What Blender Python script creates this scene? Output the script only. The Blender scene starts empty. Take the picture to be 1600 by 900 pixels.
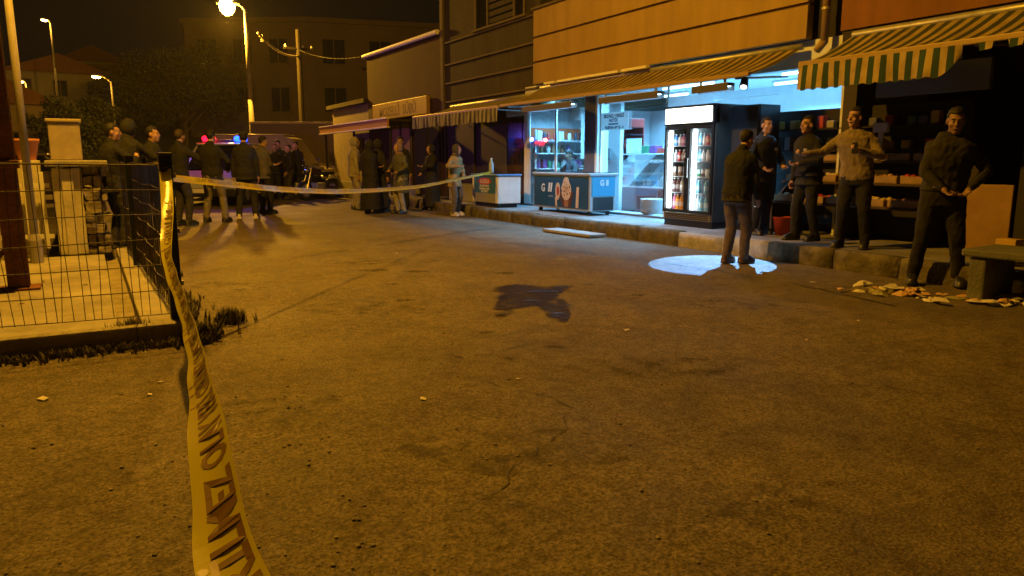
import bpy, bmesh, math, random
from mathutils import Vector, Matrix, noise, Quaternion

random.seed(7)
R = math.radians
PI = math.pi
S = bpy.context.scene
COL = S.collection

# ------------------------------------------------------------------ camera, sky, added moonlight, exposure
# X runs across the street towards the shops, Y runs along the street away from the camera
YAW = -0.51853
cam = bpy.data.cameras.new('camera')
cam.sensor_width = 36.0
cam.lens = 36.0 * 1150 / 1600
cam.clip_start = 0.05
cam.clip_end = 1000
camo = bpy.data.objects.new('camera', cam)
camo.location = (0, 0, 1.22)
camo.rotation_euler = (R(90 - 9.866), 0, YAW)
COL.objects.link(camo)
S.camera = camo

W = bpy.data.worlds.new('World')
S.world = W
W.use_nodes = True
wn = W.node_tree
sky = wn.nodes.new('ShaderNodeTexSky')
sky.sky_type = 'NISHITA'
sky.sun_disc = False
sky.sun_elevation = R(-4)
sky.sun_rotation = R(200)
tint = wn.nodes.new('ShaderNodeMix')
tint.data_type = 'RGBA'
tint.blend_type = 'MIX'
tint.inputs['Factor'].default_value = 0.85
tint.inputs[7].default_value = (0.075, 0.048, 0.026, 1)
bg = wn.nodes['Background']
wn.links.new(sky.outputs[0], tint.inputs[6])
wn.links.new(tint.outputs[2], bg.inputs[0])
bg.inputs[1].default_value = 0.07

moon_fill = bpy.data.lights.new('moon_fill', 'SUN')  # faint sun lamp added as moonlight, no moon is in view
moon_fill.energy = 0.004
moon_fill.angle = R(0.5)
moon_fill.color = (0.8, 0.85, 1.0)
moon_fill_o = bpy.data.objects.new('moon_fill', moon_fill)
moon_fill_o.rotation_euler = (R(40), 0, R(150))
COL.objects.link(moon_fill_o)

vs = S.view_settings
vs.view_transform = 'Standard'
vs.look = 'None'
vs.gamma = 1
vs.exposure = 0.0
vs.use_curve_mapping = False
S.cycles.use_denoising = True
S.cycles.max_bounces = 8
S.cycles.transparent_max_bounces = 16
S.cycles.sample_clamp_indirect = 4.0
S.cycles.caustics_reflective = False
S.cycles.caustics_refractive = False

SODIUM = (1.0, 0.455, 0.024)
COLD = (0.17, 0.58, 1.0)


# ------------------------------------------------------------------ materials
MATS = {}


def mat(name, col, rough=0.7, metal=0.0, vary=0.0, vscale=6.0, bump=0.0, bscale=40.0, emit=None, estr=0.0,
        coat=0.0, col2=None, spec=0.5, dirt=0.0, detail=4.0, aniso=None):
    if name in MATS:
        return MATS[name]
    m = bpy.data.materials.new(name)
    m.use_nodes = True
    nt = m.node_tree
    b = nt.nodes['Principled BSDF']
    b.inputs['Base Color'].default_value = (*col, 1)
    b.inputs['Roughness'].default_value = rough
    b.inputs['Metallic'].default_value = metal
    b.inputs['Coat Weight'].default_value = coat
    b.inputs['Specular IOR Level'].default_value = spec
    tc = nt.nodes.new('ShaderNodeTexCoord')
    if vary > 0 or col2:
        n = nt.nodes.new('ShaderNodeTexNoise')
        n.inputs['Scale'].default_value = vscale
        n.inputs['Detail'].default_value = detail
        n.inputs['Roughness'].default_value = 0.65
        if aniso:
            mp = nt.nodes.new('ShaderNodeMapping')
            mp.inputs['Scale'].default_value = aniso
            nt.links.new(tc.outputs['Object'], mp.inputs[0])
            nt.links.new(mp.outputs[0], n.inputs['Vector'])
        else:
            nt.links.new(tc.outputs['Object'], n.inputs['Vector'])
        r = nt.nodes.new('ShaderNodeValToRGB')
        r.color_ramp.elements[0].position = 0.32
        r.color_ramp.elements[1].position = 0.68
        c2 = col2 or tuple(min(1, c * (1 + vary)) for c in col)
        c1 = col if col2 else tuple(c * (1 - vary) for c in col)
        r.color_ramp.elements[0].color = (*c1, 1)
        r.color_ramp.elements[1].color = (*c2, 1)
        nt.links.new(n.outputs['Fac'], r.inputs[0])
        nt.links.new(r.outputs[0], b.inputs['Base Color'])
    if bump > 0:
        n2 = nt.nodes.new('ShaderNodeTexNoise')
        n2.inputs['Scale'].default_value = bscale
        n2.inputs['Detail'].default_value = 5
        nt.links.new(tc.outputs['Object'], n2.inputs['Vector'])
        bp = nt.nodes.new('ShaderNodeBump')
        bp.inputs['Strength'].default_value = bump
        bp.inputs['Distance'].default_value = 0.02
        nt.links.new(n2.outputs['Fac'], bp.inputs['Height'])
        nt.links.new(bp.outputs[0], b.inputs['Normal'])
    if emit:
        b.inputs['Emission Color'].default_value = (*emit, 1)
        b.inputs['Emission Strength'].default_value = estr
    MATS[name] = m
    return m


def glass_mat(name, tint=(1, 1, 1), refl=1.0, rough=0.02, dark=0.0):
    if name in MATS:
        return MATS[name]
    m = bpy.data.materials.new(name)
    m.use_nodes = True
    nt = m.node_tree
    nt.nodes.clear()
    out = nt.nodes.new('ShaderNodeOutputMaterial')
    tr = nt.nodes.new('ShaderNodeBsdfTransparent')
    tr.inputs[0].default_value = (*tint, 1)
    gl = nt.nodes.new('ShaderNodeBsdfGlossy')
    gl.inputs['Roughness'].default_value = rough
    fr = nt.nodes.new('ShaderNodeFresnel')
    fr.inputs[0].default_value = 1.45
    mu = nt.nodes.new('ShaderNodeMath')
    mu.operation = 'MULTIPLY'
    mu.inputs[1].default_value = refl
    mx = nt.nodes.new('ShaderNodeMixShader')
    nt.links.new(fr.outputs[0], mu.inputs[0])
    nt.links.new(mu.outputs[0], mx.inputs[0])
    nt.links.new(tr.outputs[0], mx.inputs[1])
    nt.links.new(gl.outputs[0], mx.inputs[2])
    nt.links.new(mx.outputs[0], out.inputs[0])
    MATS[name] = m
    return m


def asphalt_mat():
    m = bpy.data.materials.new('asphalt')
    m.use_nodes = True
    nt = m.node_tree
    b = nt.nodes['Principled BSDF']
    tc = nt.nodes.new('ShaderNodeTexCoord')
    L = nt.links.new

    def nz(scale, det=5, rough=0.6):
        n = nt.nodes.new('ShaderNodeTexNoise')
        n.inputs['Scale'].default_value = scale
        n.inputs['Detail'].default_value = det
        n.inputs['Roughness'].default_value = rough
        L(tc.outputs['Object'], n.inputs['Vector'])
        return n

    def ramp(src, p0, c0, p1, c1):
        r = nt.nodes.new('ShaderNodeValToRGB')
        r.color_ramp.elements[0].position = p0
        r.color_ramp.elements[0].color = (*c0, 1)
        r.color_ramp.elements[1].position = p1
        r.color_ramp.elements[1].color = (*c1, 1)
        L(src, r.inputs[0])
        return r

    def mul(a, c, fac=1.0, blend='MULTIPLY'):
        x = nt.nodes.new('ShaderNodeMix')
        x.data_type = 'RGBA'
        x.blend_type = blend
        x.inputs['Factor'].default_value = fac
        L(a, x.inputs[6])
        L(c, x.inputs[7])
        return x.outputs[2]
    base = ramp(nz(0.45, 6).outputs['Fac'], 0.3, (0.140, 0.120, 0.088), 0.7, (0.205, 0.176, 0.130))
    patch = ramp(nz(2.6, 7, 0.7).outputs['Fac'], 0.35, (0.68, 0.66, 0.63), 0.60, (1.06, 1.05, 1.03))
    grain = ramp(nz(75, 3, 0.7).outputs['Fac'], 0.36, (0.40, 0.40, 0.40), 0.66, (1.45, 1.42, 1.38))
    c = mul(base.outputs[0], patch.outputs[0])
    clump = ramp(nz(13, 5, 0.7).outputs['Fac'], 0.36, (0.74, 0.72, 0.69), 0.54, (1.05, 1.04, 1.03))
    c = mul(c, clump.outputs[0])
    c = mul(c, grain.outputs[0])
    # pale worn dust patch and light aggregate
    v = nt.nodes.new('ShaderNodeTexVoronoi')
    v.inputs['Scale'].default_value = 95
    L(tc.outputs['Object'], v.inputs['Vector'])
    sp = ramp(v.outputs['Distance'], 0.0, (1.9, 1.85, 1.75), 0.26, (0.95, 0.95, 0.95))
    c = mul(c, sp.outputs[0], 0.8)
    L(c, b.inputs['Base Color'])
    rr = ramp(nz(1.3, 4).outputs['Fac'], 0.3, (0.62,) * 3, 0.7, (0.86,) * 3)
    L(rr.outputs[0], b.inputs['Roughness'])
    b.inputs['Specular IOR Level'].default_value = 0.16
    b1 = nt.nodes.new('ShaderNodeBump')
    b1.inputs['Strength'].default_value = 0.6
    b1.inputs['Distance'].default_value = 0.012
    L(nz(80, 3, 0.7).outputs['Fac'], b1.inputs['Height'])
    b2 = nt.nodes.new('ShaderNodeBump')
    b2.inputs['Strength'].default_value = 0.22
    b2.inputs['Distance'].default_value = 0.06
    L(nz(5, 5, 0.6).outputs['Fac'], b2.inputs['Height'])
    L(b2.outputs[0], b1.inputs['Normal'])
    L(b1.outputs[0], b.inputs['Normal'])
    return m


def stripe_mat(name, ca, cb, period, axis=1, rough=0.8, duty=0.5, trans=0.0):
    m = bpy.data.materials.new(name)
    m.use_nodes = True
    nt = m.node_tree
    b = nt.nodes['Principled BSDF']
    tc = nt.nodes.new('ShaderNodeTexCoord')
    sx = nt.nodes.new('ShaderNodeSeparateXYZ')
    nt.links.new(tc.outputs['Object'], sx.inputs[0])
    dv = nt.nodes.new('ShaderNodeMath')
    dv.operation = 'DIVIDE'
    dv.inputs[1].default_value = period
    nt.links.new(sx.outputs[axis], dv.inputs[0])
    fr = nt.nodes.new('ShaderNodeMath')
    fr.operation = 'FRACT'
    nt.links.new(dv.outputs[0], fr.inputs[0])
    gt = nt.nodes.new('ShaderNodeMath')
    gt.operation = 'GREATER_THAN'
    gt.inputs[1].default_value = duty
    nt.links.new(fr.outputs[0], gt.inputs[0])
    mx = nt.nodes.new('ShaderNodeMix')
    mx.data_type = 'RGBA'
    mx.inputs[6].default_value = (*ca, 1)
    mx.inputs[7].default_value = (*cb, 1)
    nt.links.new(gt.outputs[0], mx.inputs['Factor'])
    n = nt.nodes.new('ShaderNodeTexNoise')
    n.inputs['Scale'].default_value = 5
    n.inputs['Detail'].default_value = 6
    nt.links.new(tc.outputs['Object'], n.inputs['Vector'])
    rp = nt.nodes.new('ShaderNodeValToRGB')
    rp.color_ramp.elements[0].position = 0.3
    rp.color_ramp.elements[0].color = (0.6, 0.58, 0.54, 1)
    rp.color_ramp.elements[1].position = 0.6
    rp.color_ramp.elements[1].color = (1, 1, 1, 1)
    nt.links.new(n.outputs['Fac'], rp.inputs[0])
    m2 = nt.nodes.new('ShaderNodeMix')
    m2.data_type = 'RGBA'
    m2.blend_type = 'MULTIPLY'
    m2.inputs['Factor'].default_value = 1
    nt.links.new(mx.outputs[2], m2.inputs[6])
    nt.links.new(rp.outputs[0], m2.inputs[7])
    nt.links.new(m2.outputs[2], b.inputs['Base Color'])
    b.inputs['Roughness'].default_value = rough
    MATS[name] = m
    return m


# ------------------------------------------------------------------ mesh building
class MB:
    def __init__(self):
        self.v = []
        self.f = []

    def add(self, vs, fs):
        o = len(self.v)
        self.v += [tuple(p) for p in vs]
        self.f += [tuple(i + o for i in f) for f in fs]
        return self

    def box(self, x0, x1, y0, y1, z0, z1):
        vs = [(x0, y0, z0), (x1, y0, z0), (x1, y1, z0), (x0, y1, z0), (x0, y0, z1), (x1, y0, z1), (x1, y1, z1), (x0, y1, z1)]
        return self.add(vs, [(0, 3, 2, 1), (4, 5, 6, 7), (0, 1, 5, 4), (1, 2, 6, 5), (2, 3, 7, 6), (3, 0, 4, 7)])

    def bbox(self, x0, x1, y0, y1, z0, z1, r=0.01):
        """box with chamfered edges"""
        bm = bmesh.new()
        bmesh.ops.create_cube(bm, size=1)
        for v in bm.verts:
            v.co = Vector(((x0 + x1) / 2 + v.co.x * (x1 - x0), (y0 + y1) / 2 + v.co.y * (y1 - y0), (z0 + z1) / 2 + v.co.z * (z1 - z0)))
        bmesh.ops.bevel(bm, geom=bm.edges[:], offset=r, segments=2, affect='EDGES', profile=0.5)
        bm.verts.index_update()
        self.add([v.co[:] for v in bm.verts], [[v.index for v in f.verts] for f in bm.faces])
        bm.free()
        return self

    def tube(self, a, b, r0, r1=None, n=10, caps=True):
        r1 = r0 if r1 is None else r1
        a = Vector(a)
        b = Vector(b)
        d = (b - a)
        if d.length < 1e-6:
            return self
        q = d.to_track_quat('Z', 'Y')
        vs = []
        for c, r in ((a, r0), (b, r1)):
            for i in range(n):
                t = 2 * PI * i / n
                vs.append(c + q @ Vector((r * math.cos(t), r * math.sin(t), 0)))
        fs = [(i, (i + 1) % n, n + (i + 1) % n, n + i) for i in range(n)]
        if caps:
            fs += [tuple(range(n))[::-1], tuple(range(n, 2 * n))]
        return self.add(vs, fs)

    def path(self, pts, r, n=6):
        for a, b in zip(pts[:-1], pts[1:]):
            self.tube(a, b, r, r, n)
        return self

    def ell(self, c, rad, nu=14, nv=9, q=None):
        c = Vector(c)
        vs = []
        for j in range(1, nv):
            ph = PI * j / nv
            for i in range(nu):
                t = 2 * PI * i / nu
                p = Vector((rad[0] * math.sin(ph) * math.cos(t), rad[1] * math.sin(ph) * math.sin(t), rad[2] * math.cos(ph)))
                if q:
                    p = q @ p
                vs.append(c + p)
        top = Vector((0, 0, rad[2]))
        bot = Vector((0, 0, -rad[2]))
        if q:
            top = q @ top
            bot = q @ bot
        vs += [c + top, c + bot]
        T = len(vs) - 2
        fs = []
        for j in range(nv - 2):
            for i in range(nu):
                a = j * nu + i
                b2 = j * nu + (i + 1) % nu
                fs.append((a, a + nu, b2 + nu, b2))
        for i in range(nu):
            fs.append((T, i, (i + 1) % nu))
            fs.append((T + 1, (nv - 2) * nu + (i + 1) % nu, (nv - 2) * nu + i))
        return self.add(vs, fs)

    def cap(self, a, b, r0, r1, n=12):
        self.tube(a, b, r0, r1, n)
        self.ell(a, (r0,) * 3, n, 7)
        self.ell(b, (r1,) * 3, n, 7)
        return self

    def loft(self, rings, n=18, power=2.3):
        """rings: (centre, rx, ry) horizontal super-ellipses"""
        vs = []
        for c, rx, ry in rings:
            for i in range(n):
                t = 2 * PI * i / n
                ct, st = math.cos(t), math.sin(t)
                vs.append((c[0] + rx * math.copysign(abs(ct) ** (2 / power), ct), c[1] + ry * math.copysign(abs(st) ** (2 / power), st), c[2]))
        fs = []
        for j in range(len(rings) - 1):
            for i in range(n):
                fs.append((j * n + i, j * n + (i + 1) % n, (j + 1) * n + (i + 1) % n, (j + 1) * n + i))
        fs.append(tuple(range(n))[::-1])
        k = (len(rings) - 1) * n
        fs.append(tuple(range(k, k + n)))
        return self.add(vs, fs)

    def lathe(self, prof, c=(0, 0, 0), n=12):
        vs = []
        for r, z in prof:
            for i in range(n):
                t = 2 * PI * i / n
                vs.append((c[0] + r * math.cos(t), c[1] + r * math.sin(t), c[2] + z))
        fs = []
        for j in range(len(prof) - 1):
            for i in range(n):
                fs.append((j * n + i, j * n + (i + 1) % n, (j + 1) * n + (i + 1) % n, (j + 1) * n + i))
        fs.append(tuple(range(n))[::-1])
        k = (len(prof) - 1) * n
        fs.append(tuple(range(k, k + n)))
        return self.add(vs, fs)

    def poly(self, pts):
        return self.add(pts, [tuple(range(len(pts)))])

    def prism(self, pts, d):
        """closed polygon pts extruded by vector d"""
        n = len(pts)
        d = Vector(d)
        vs = [Vector(p) for p in pts] + [Vector(p) + d for p in pts]
        fs = [tuple(range(n))[::-1], tuple(range(n, 2 * n))] + [(i, (i + 1) % n, n + (i + 1) % n, n + i) for i in range(n)]
        return self.add(vs, fs)

    def mesh(self, name, m=None, smooth=False):
        me = bpy.data.meshes.new(name)
        me.from_pydata(self.v, [], self.f)
        bm = bmesh.new()
        bm.from_mesh(me)
        bmesh.ops.recalc_face_normals(bm, faces=bm.faces[:])
        bm.to_mesh(me)
        bm.free()
        if m:
            me.materials.append(m)
        if smooth:
            for p in me.polygons:
                p.use_smooth = True
        return me


def link(name, me, parent=None, loc=None, rz=None):
    o = bpy.data.objects.new(name, me)
    COL.objects.link(o)
    if parent:
        o.parent = parent
    if loc:
        o.location = loc
    if rz is not None:
        o.rotation_euler = (0, 0, rz)
    return o


def part(name, mb, m, parent, smooth=False):
    return link(name, mb.mesh(name, m, smooth), parent)


def tag(o, label, cat, group=None):
    o['label'] = label
    o['category'] = cat
    if group:
        o['group'] = group
    return o


def thing(name, label, cat, loc=(0, 0, 0), rz=0.0, group=None):
    o = bpy.data.objects.new(name, None)
    COL.objects.link(o)
    o.location = loc
    o.rotation_euler = (0, 0, rz)
    o.empty_display_size = 0.1
    return tag(o, label, cat, group)


def solo(name, mb, m, label, cat, loc=(0, 0, 0), rz=0.0, group=None, smooth=False):
    o = link(name, mb.mesh(name, m, smooth), None, loc, rz)
    return tag(o, label, cat, group)


def struct(name, mb, m, kind='structure', smooth=False):
    o = link(name, mb.mesh(name, m, smooth))
    o['kind'] = kind
    return o


WS = bpy.data.scenes.new('workshop')      # scratch scene so that evaluating one object stays cheap


def evaluated(o):
    WS.collection.objects.link(o)
    vl = WS.view_layers[0]
    vl.update()
    me = bpy.data.meshes.new_from_object(o.evaluated_get(vl.depsgraph))
    bpy.data.objects.remove(o)
    return me


def text_geo(s, size, off=0.0):
    cu = bpy.data.curves.new('t', 'FONT')
    cu.body = s
    cu.size = size
    cu.resolution_u = 3
    cu.offset = off
    cu.align_x = 'CENTER'
    cu.align_y = 'CENTER'
    o = bpy.data.objects.new('t', cu)
    me = evaluated(o)
    vs = [v.co.copy() for v in me.vertices]
    fs = [tuple(p.vertices) for p in me.polygons]
    bpy.data.curves.remove(cu)
    bpy.data.meshes.remove(me)
    return vs, fs


def text_part(name, s, size, m, parent, origin, ax, ay, sx=1.0, bold=0.0):
    """flat lettering at origin, ax = reading direction, ay = up"""
    vs, fs = text_geo(s, size, bold)
    mb = MB()
    ax = Vector(ax)
    ay = Vector(ay)
    o = Vector(origin)
    mb.add([o + ax * (v.x * sx) + ay * v.y for v in vs], fs)
    me = bpy.data.meshes.new(name)
    me.from_pydata(mb.v, [], mb.f)
    me.materials.append(m)
    return link(name, me, parent)


def copy_tree(o, parent=None):
    c = o.copy()
    COL.objects.link(c)
    c.parent = parent
    for ch in list(o.children):
        copy_tree(ch, c)
    return c


def point_light(name, loc, col, energy, radius=0.08, parent=None):
    l = bpy.data.lights.new(name, 'POINT')
    l.color = col
    l.energy = energy
    l.shadow_soft_size = radius
    o = bpy.data.objects.new(name, l)
    COL.objects.link(o)
    o.location = loc
    if parent:
        o.parent = parent
    return o


def area_light(name, loc, rot, col, energy, sx, sy, parent=None, spread=PI):
    l = bpy.data.lights.new(name, 'AREA')
    l.shape = 'RECTANGLE'
    l.size = sx
    l.size_y = sy
    l.color = col
    l.energy = energy
    l.spread = spread
    o = bpy.data.objects.new(name, l)
    COL.objects.link(o)
    o.location = loc
    o.rotation_euler = rot
    if parent:
        o.parent = parent
    return o


# common materials
M_ASPH = asphalt_mat()
M_CONC = mat('concrete', (0.30, 0.28, 0.25), 0.85, vary=0.35, vscale=3, bump=0.5, bscale=30)
M_CONCD = mat('old_concrete', (0.17, 0.15, 0.12), 0.9, col2=(0.33, 0.29, 0.21), vscale=5, bump=0.9, bscale=22)
M_SLAB = mat('yard_slab', (0.29, 0.265, 0.21), 0.85, vary=0.28, vscale=2.2, bump=0.4, bscale=25)
M_PLASTER = mat('plaster', (0.58, 0.54, 0.45), 0.85, vary=0.2, vscale=3, bump=0.3, bscale=18)
M_STONE = mat('rubble_stone', (0.22, 0.19, 0.15), 0.9, vary=0.4, vscale=8, bump=0.8, bscale=20)
M_MOSS = mat('mossy_kerb', (0.06, 0.052, 0.034), 0.95, col2=(0.17, 0.145, 0.085), vscale=7, bump=1.0, bscale=18)
M_BLACKKERB = mat('black_painted_kerb', (0.025, 0.027, 0.03), 0.7, vary=0.5, vscale=9, bump=0.6, bscale=22)
M_WHITEKERB = mat('worn_white_kerb', (0.24, 0.23, 0.21), 0.8, col2=(0.42, 0.40, 0.36), vscale=9, bump=0.7, bscale=22)
M_GALV = mat('galvanised', (0.42, 0.42, 0.40), 0.45, 0.6, vary=0.2, vscale=8)
M_POLE = mat('painted_pole', (0.34, 0.31, 0.26), 0.6, vary=0.15, vscale=4, bump=0.1)
M_RUST = mat('rust', (0.12, 0.045, 0.02), 0.85, 0.2, col2=(0.22, 0.09, 0.035), vscale=9, bump=0.5)
M_GREEN = mat('fence_green', (0.008, 0.018, 0.014), 0.45, 0.1, vary=0.2)
M_WHITE = mat('white_paint', (0.75, 0.74, 0.72), 0.5, vary=0.06)
M_BLACK = mat('black_plastic', (0.012, 0.012, 0.013), 0.4)
M_DARK = mat('dark_void', (0.02, 0.018, 0.016), 0.9)
M_GLASS = glass_mat('clear_glass', (0.97, 0.99, 1.0), 0.55)
M_DGLASS = mat('night_window', (0.012, 0.013, 0.015), 0.08, spec=0.6)
M_SODLAMP = mat('sodium_bulb', (1, 0.6, 0.2), 0.4, emit=(1.0, 0.62, 0.18), estr=60)
M_CHROME = mat('chrome', (0.7, 0.7, 0.7), 0.15, 1.0)
M_RUBBER = mat('rubber', (0.015, 0.015, 0.015), 0.8, bump=0.2)

# ------------------------------------------------------------------ ground, road, pavement
mb = MB()
# one big sheet, finer near the camera, gently uneven
xs = [-220, -90, -40, -20, -12, -8] + [-6 + i * 0.5 for i in range(28)] + [8.2, 10, 16, 30, 60, 120, 220]
ys = [-60, -20, -8, -4] + [-2 + i * 0.5 for i in range(60)] + [29, 32, 40, 55, 80, 130, 260]
for y in ys:
    for x in xs:
        z = 0.009 * noise.noise(Vector((x * 0.45, y * 0.45, 0.3))) if (-6 < x < 7.2 and -2 < y < 27) else 0.0
        mb.v.append((x, y, z - 0.01))
nx = len(xs)
for j in range(len(ys) - 1):
    for i in range(nx - 1):
        mb.f.append((j * nx + i, j * nx + i + 1, (j + 1) * nx + i + 1, (j + 1) * nx + i))
road = struct('road', mb, M_ASPH, smooth=True)


def gz(x, y):
    return 0.009 * noise.noise(Vector((x * 0.45, y * 0.45, 0.3))) - 0.01 if (-6 < x < 7.2 and -2 < y < 27) else -0.01


# tar seams crossing the road
M_TAR = mat('tar_seam', (0.018, 0.016, 0.014), 0.6, bump=0.4)


def seam(pts, w):
    mb = MB()
    P = []
    for a, b in zip(pts[:-1], pts[1:]):
        n = max(2, int((Vector(b) - Vector(a)).length / 0.12))
        for i in range(n):
            t = i / n
            P.append((a[0] + (b[0] - a[0]) * t + random.uniform(-.025, .025), a[1] + (b[1] - a[1]) * t + random.uniform(-.025, .025)))
    for i in range(len(P) - 1):
        if random.random() < 0.14:
            continue
        (x0, y0), (x1, y1) = P[i], P[i + 1]
        d = Vector((y0 - y1, x1 - x0, 0)).normalized()
        ww = w * random.uniform(0.4, 1.0)
        z0 = gz(x0, y0) + 0.005
        z1 = gz(x1, y1) + 0.005
        mb.add([(x0 - d.x * ww, y0 - d.y * ww, z0), (x0 + d.x * ww, y0 + d.y * ww, z0), (x1 + d.x * ww, y1 + d.y * ww, z1), (x1 - d.x * ww, y1 - d.y * ww, z1)], [(0, 1, 2, 3)])
    return part('tar_seam', mb, M_TAR, road)


seam([(0.9, 8.75), (2.6, 9.7), (4.2, 10.6), (5.75, 11.6), (6.9, 11.9)], 0.022)
seam([(5.2, 10.6), (5.6, 8.6), (6.0, 6.6), (6.1, 5.0), (5.9, 3.6)], 0.018)
seam([(3.0, 13.5), (4.4, 14.2), (6.4, 15.2)], 0.018)


def crack(x, y, a, n, w):
    pts = [(x, y)]
    for i in range(n):
        a += random.gauss(0, .35)
        x += .14 * math.cos(a)
        y += .14 * math.sin(a)
        pts.append((x, y))
    seam(pts, w)


for (x, y, a, n, w) in ((1.0, 2.2, .4, 14, .004), (2.6, 2.7, 1.2, 12, .004), (1.6, 4.2, -.3, 16, .005), (4.4, 3.6, 2.2, 12, .005), (.9, 7.2, .9, 14, .006), (4.8, 5.6, 1.4, 12, .006), (2.2, 9.2, .2, 16, .007), (5.6, 8.2, 1.7, 14, .007)):
    crack(x, y, a, n, w)

# dark wet stain with ragged edges
M_STAIN = mat('wet_stain', (0.010, 0.006, 0.007), 0.34, col2=(0.065, 0.042, 0.028), vscale=8, bump=0.5, bscale=30, spec=0.4)
ST = [(3.39, 6.27), (3.49, 6.25), (3.66, 6.29), (3.73, 6.16), (3.78, 6.0), (3.93, 6.0), (4.08, 5.96), (3.89, 5.77), (3.71, 5.64), (3.6, 5.51), (3.54, 5.3),
      (3.54, 5.23), (3.44, 5.03), (3.34, 4.96), (3.28, 4.82), (3.09, 4.57), (3.06, 4.64), (3.11, 4.86), (3.19, 5.05), (3.22, 5.22), (3.13, 5.24), (3.01, 5.21),
      (2.86, 5.06), (2.74, 4.96), (2.75, 5.06), (2.87, 5.23), (2.89, 5.34), (3.04, 5.52), (3.12, 5.75), (3.26, 5.9), (3.28, 6.08)]


def patchy(name, col, col2, rough, lo, hi, scale):
    """soaked patch whose edge and body break up into spots"""
    m = mat(name, col, rough, col2=col2, vscale=9, bump=.5, bscale=30, spec=.25)
    nt = m.node_tree
    tc = nt.nodes.new('ShaderNodeTexCoord')
    n = nt.nodes.new('ShaderNodeTexNoise')
    n.inputs['Scale'].default_value = scale
    n.inputs['Detail'].default_value = 8
    n.inputs['Roughness'].default_value = .72
    r = nt.nodes.new('ShaderNodeValToRGB')
    r.color_ramp.elements[0].position = lo
    r.color_ramp.elements[0].color = (0, 0, 0, 1)
    r.color_ramp.elements[1].position = hi
    tr = nt.nodes.new('ShaderNodeBsdfTransparent')
    mx = nt.nodes.new('ShaderNodeMixShader')
    L = nt.links.new
    L(tc.outputs['Object'], n.inputs['Vector'])
    L(n.outputs['Fac'], r.inputs[0])
    L(r.outputs[0], mx.inputs[0])
    L(tr.outputs[0], mx.inputs[1])
    L(nt.nodes['Principled BSDF'].outputs[0], mx.inputs[2])
    L(mx.outputs[0], nt.nodes['Material Output'].inputs[0])
    return m


def inside(p, poly):
    x, y = p
    r = False
    for i in range(len(poly)):
        x0, y0 = poly[i]
        x1, y1 = poly[i - 1]
        if (y0 > y) != (y1 > y) and x < (x1 - x0) * (y - y0) / (y1 - y0) + x0:
            r = not r
    return r


RAG = []
for i in range(len(ST)):
    a = ST[i]
    b = ST[(i + 1) % len(ST)]
    for k in range(6):
        t = k / 6
        # ragged outward/inward streaks, mostly along the picture's horizontal direction of the street slope
        s = random.uniform(-0.055, 0.05)
        RAG.append((a[0] + (b[0] - a[0]) * t + s * 0.87, a[1] + (b[1] - a[1]) * t - s * 0.5))
M_STAIN = patchy('soaked_stain', (.007, .004, .006), (.034, .022, .020), .40, .40, .52, 10)
stain = MB()
cs = .010
for iy in range(int(1.95 / cs)):
    for ix in range(int(1.6 / cs)):
        x, y = 2.6 + ix * cs, 4.45 + iy * cs
        if inside((x + cs / 2, y + cs / 2), RAG):
            stain.add([(x + a * cs, y + b_ * cs, gz(x + a * cs, y + b_ * cs) + .006) for a, b_ in ((0, 0), (1, 0), (1, 1), (0, 1))], [(0, 1, 2, 3)])
so = link('liquid_stain', stain.mesh('liquid_stain', M_STAIN))
for (cx, cy, ra, rb) in ((3.66, 5.78, .17, .06), (3.30, 5.45, .08, .04), (3.20, 4.86, .07, .05)):
    P = []
    for i in range(26):
        t_ = 2 * PI * i / 26
        a, c_ = ra * math.cos(t_) * random.uniform(.6, 1.1), rb * math.sin(t_) * random.uniform(.6, 1.1)
        P.append((cx + a * .87 + c_ * .5, cy - a * .5 + c_ * .87))
    part('wet_pool', MB().poly([(p, q, gz(p, q) + .009) for p, q in P]), mat('wet_sheen', (.02, .012, .016), .12, bump=.2, bscale=25), so)
tag(so, 'dark wet star-shaped stain spilled on the middle of the road', 'stain')
for k, (x, y, r) in enumerate([(2.35, 6.05, .09), (2.55, 6.9, .06), (4.3, 5.2, .07), (3.1, 7.6, .12), (3.9, 7.0, .10), (2.2, 3.9, .05), (2.62, 4.0, .06), (4.25, 5.9, .05), (2.7, 7.9, .14), (2.4, 4.6, .05)]):
    P = []
    for i in range(22):
        t = 2 * PI * i / 22
        rr = r * random.uniform(0.45, 1.1)
        a = rr * math.cos(t) * 1.5
        b = rr * math.sin(t) * 0.8
        P.append((x + a * 0.87 + b * 0.5, y - a * 0.5 + b * 0.87))
    s = MB().poly([(p, q, gz(p, q) + 0.006) for p, q in P])
    o = link('splash_spot', s.mesh('splash_spot', MATS.get('dry_spot') or patchy('dry_spot', (.03, .024, .018), (.06, .045, .03), .7, .42, .6, 14)), so)

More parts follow.
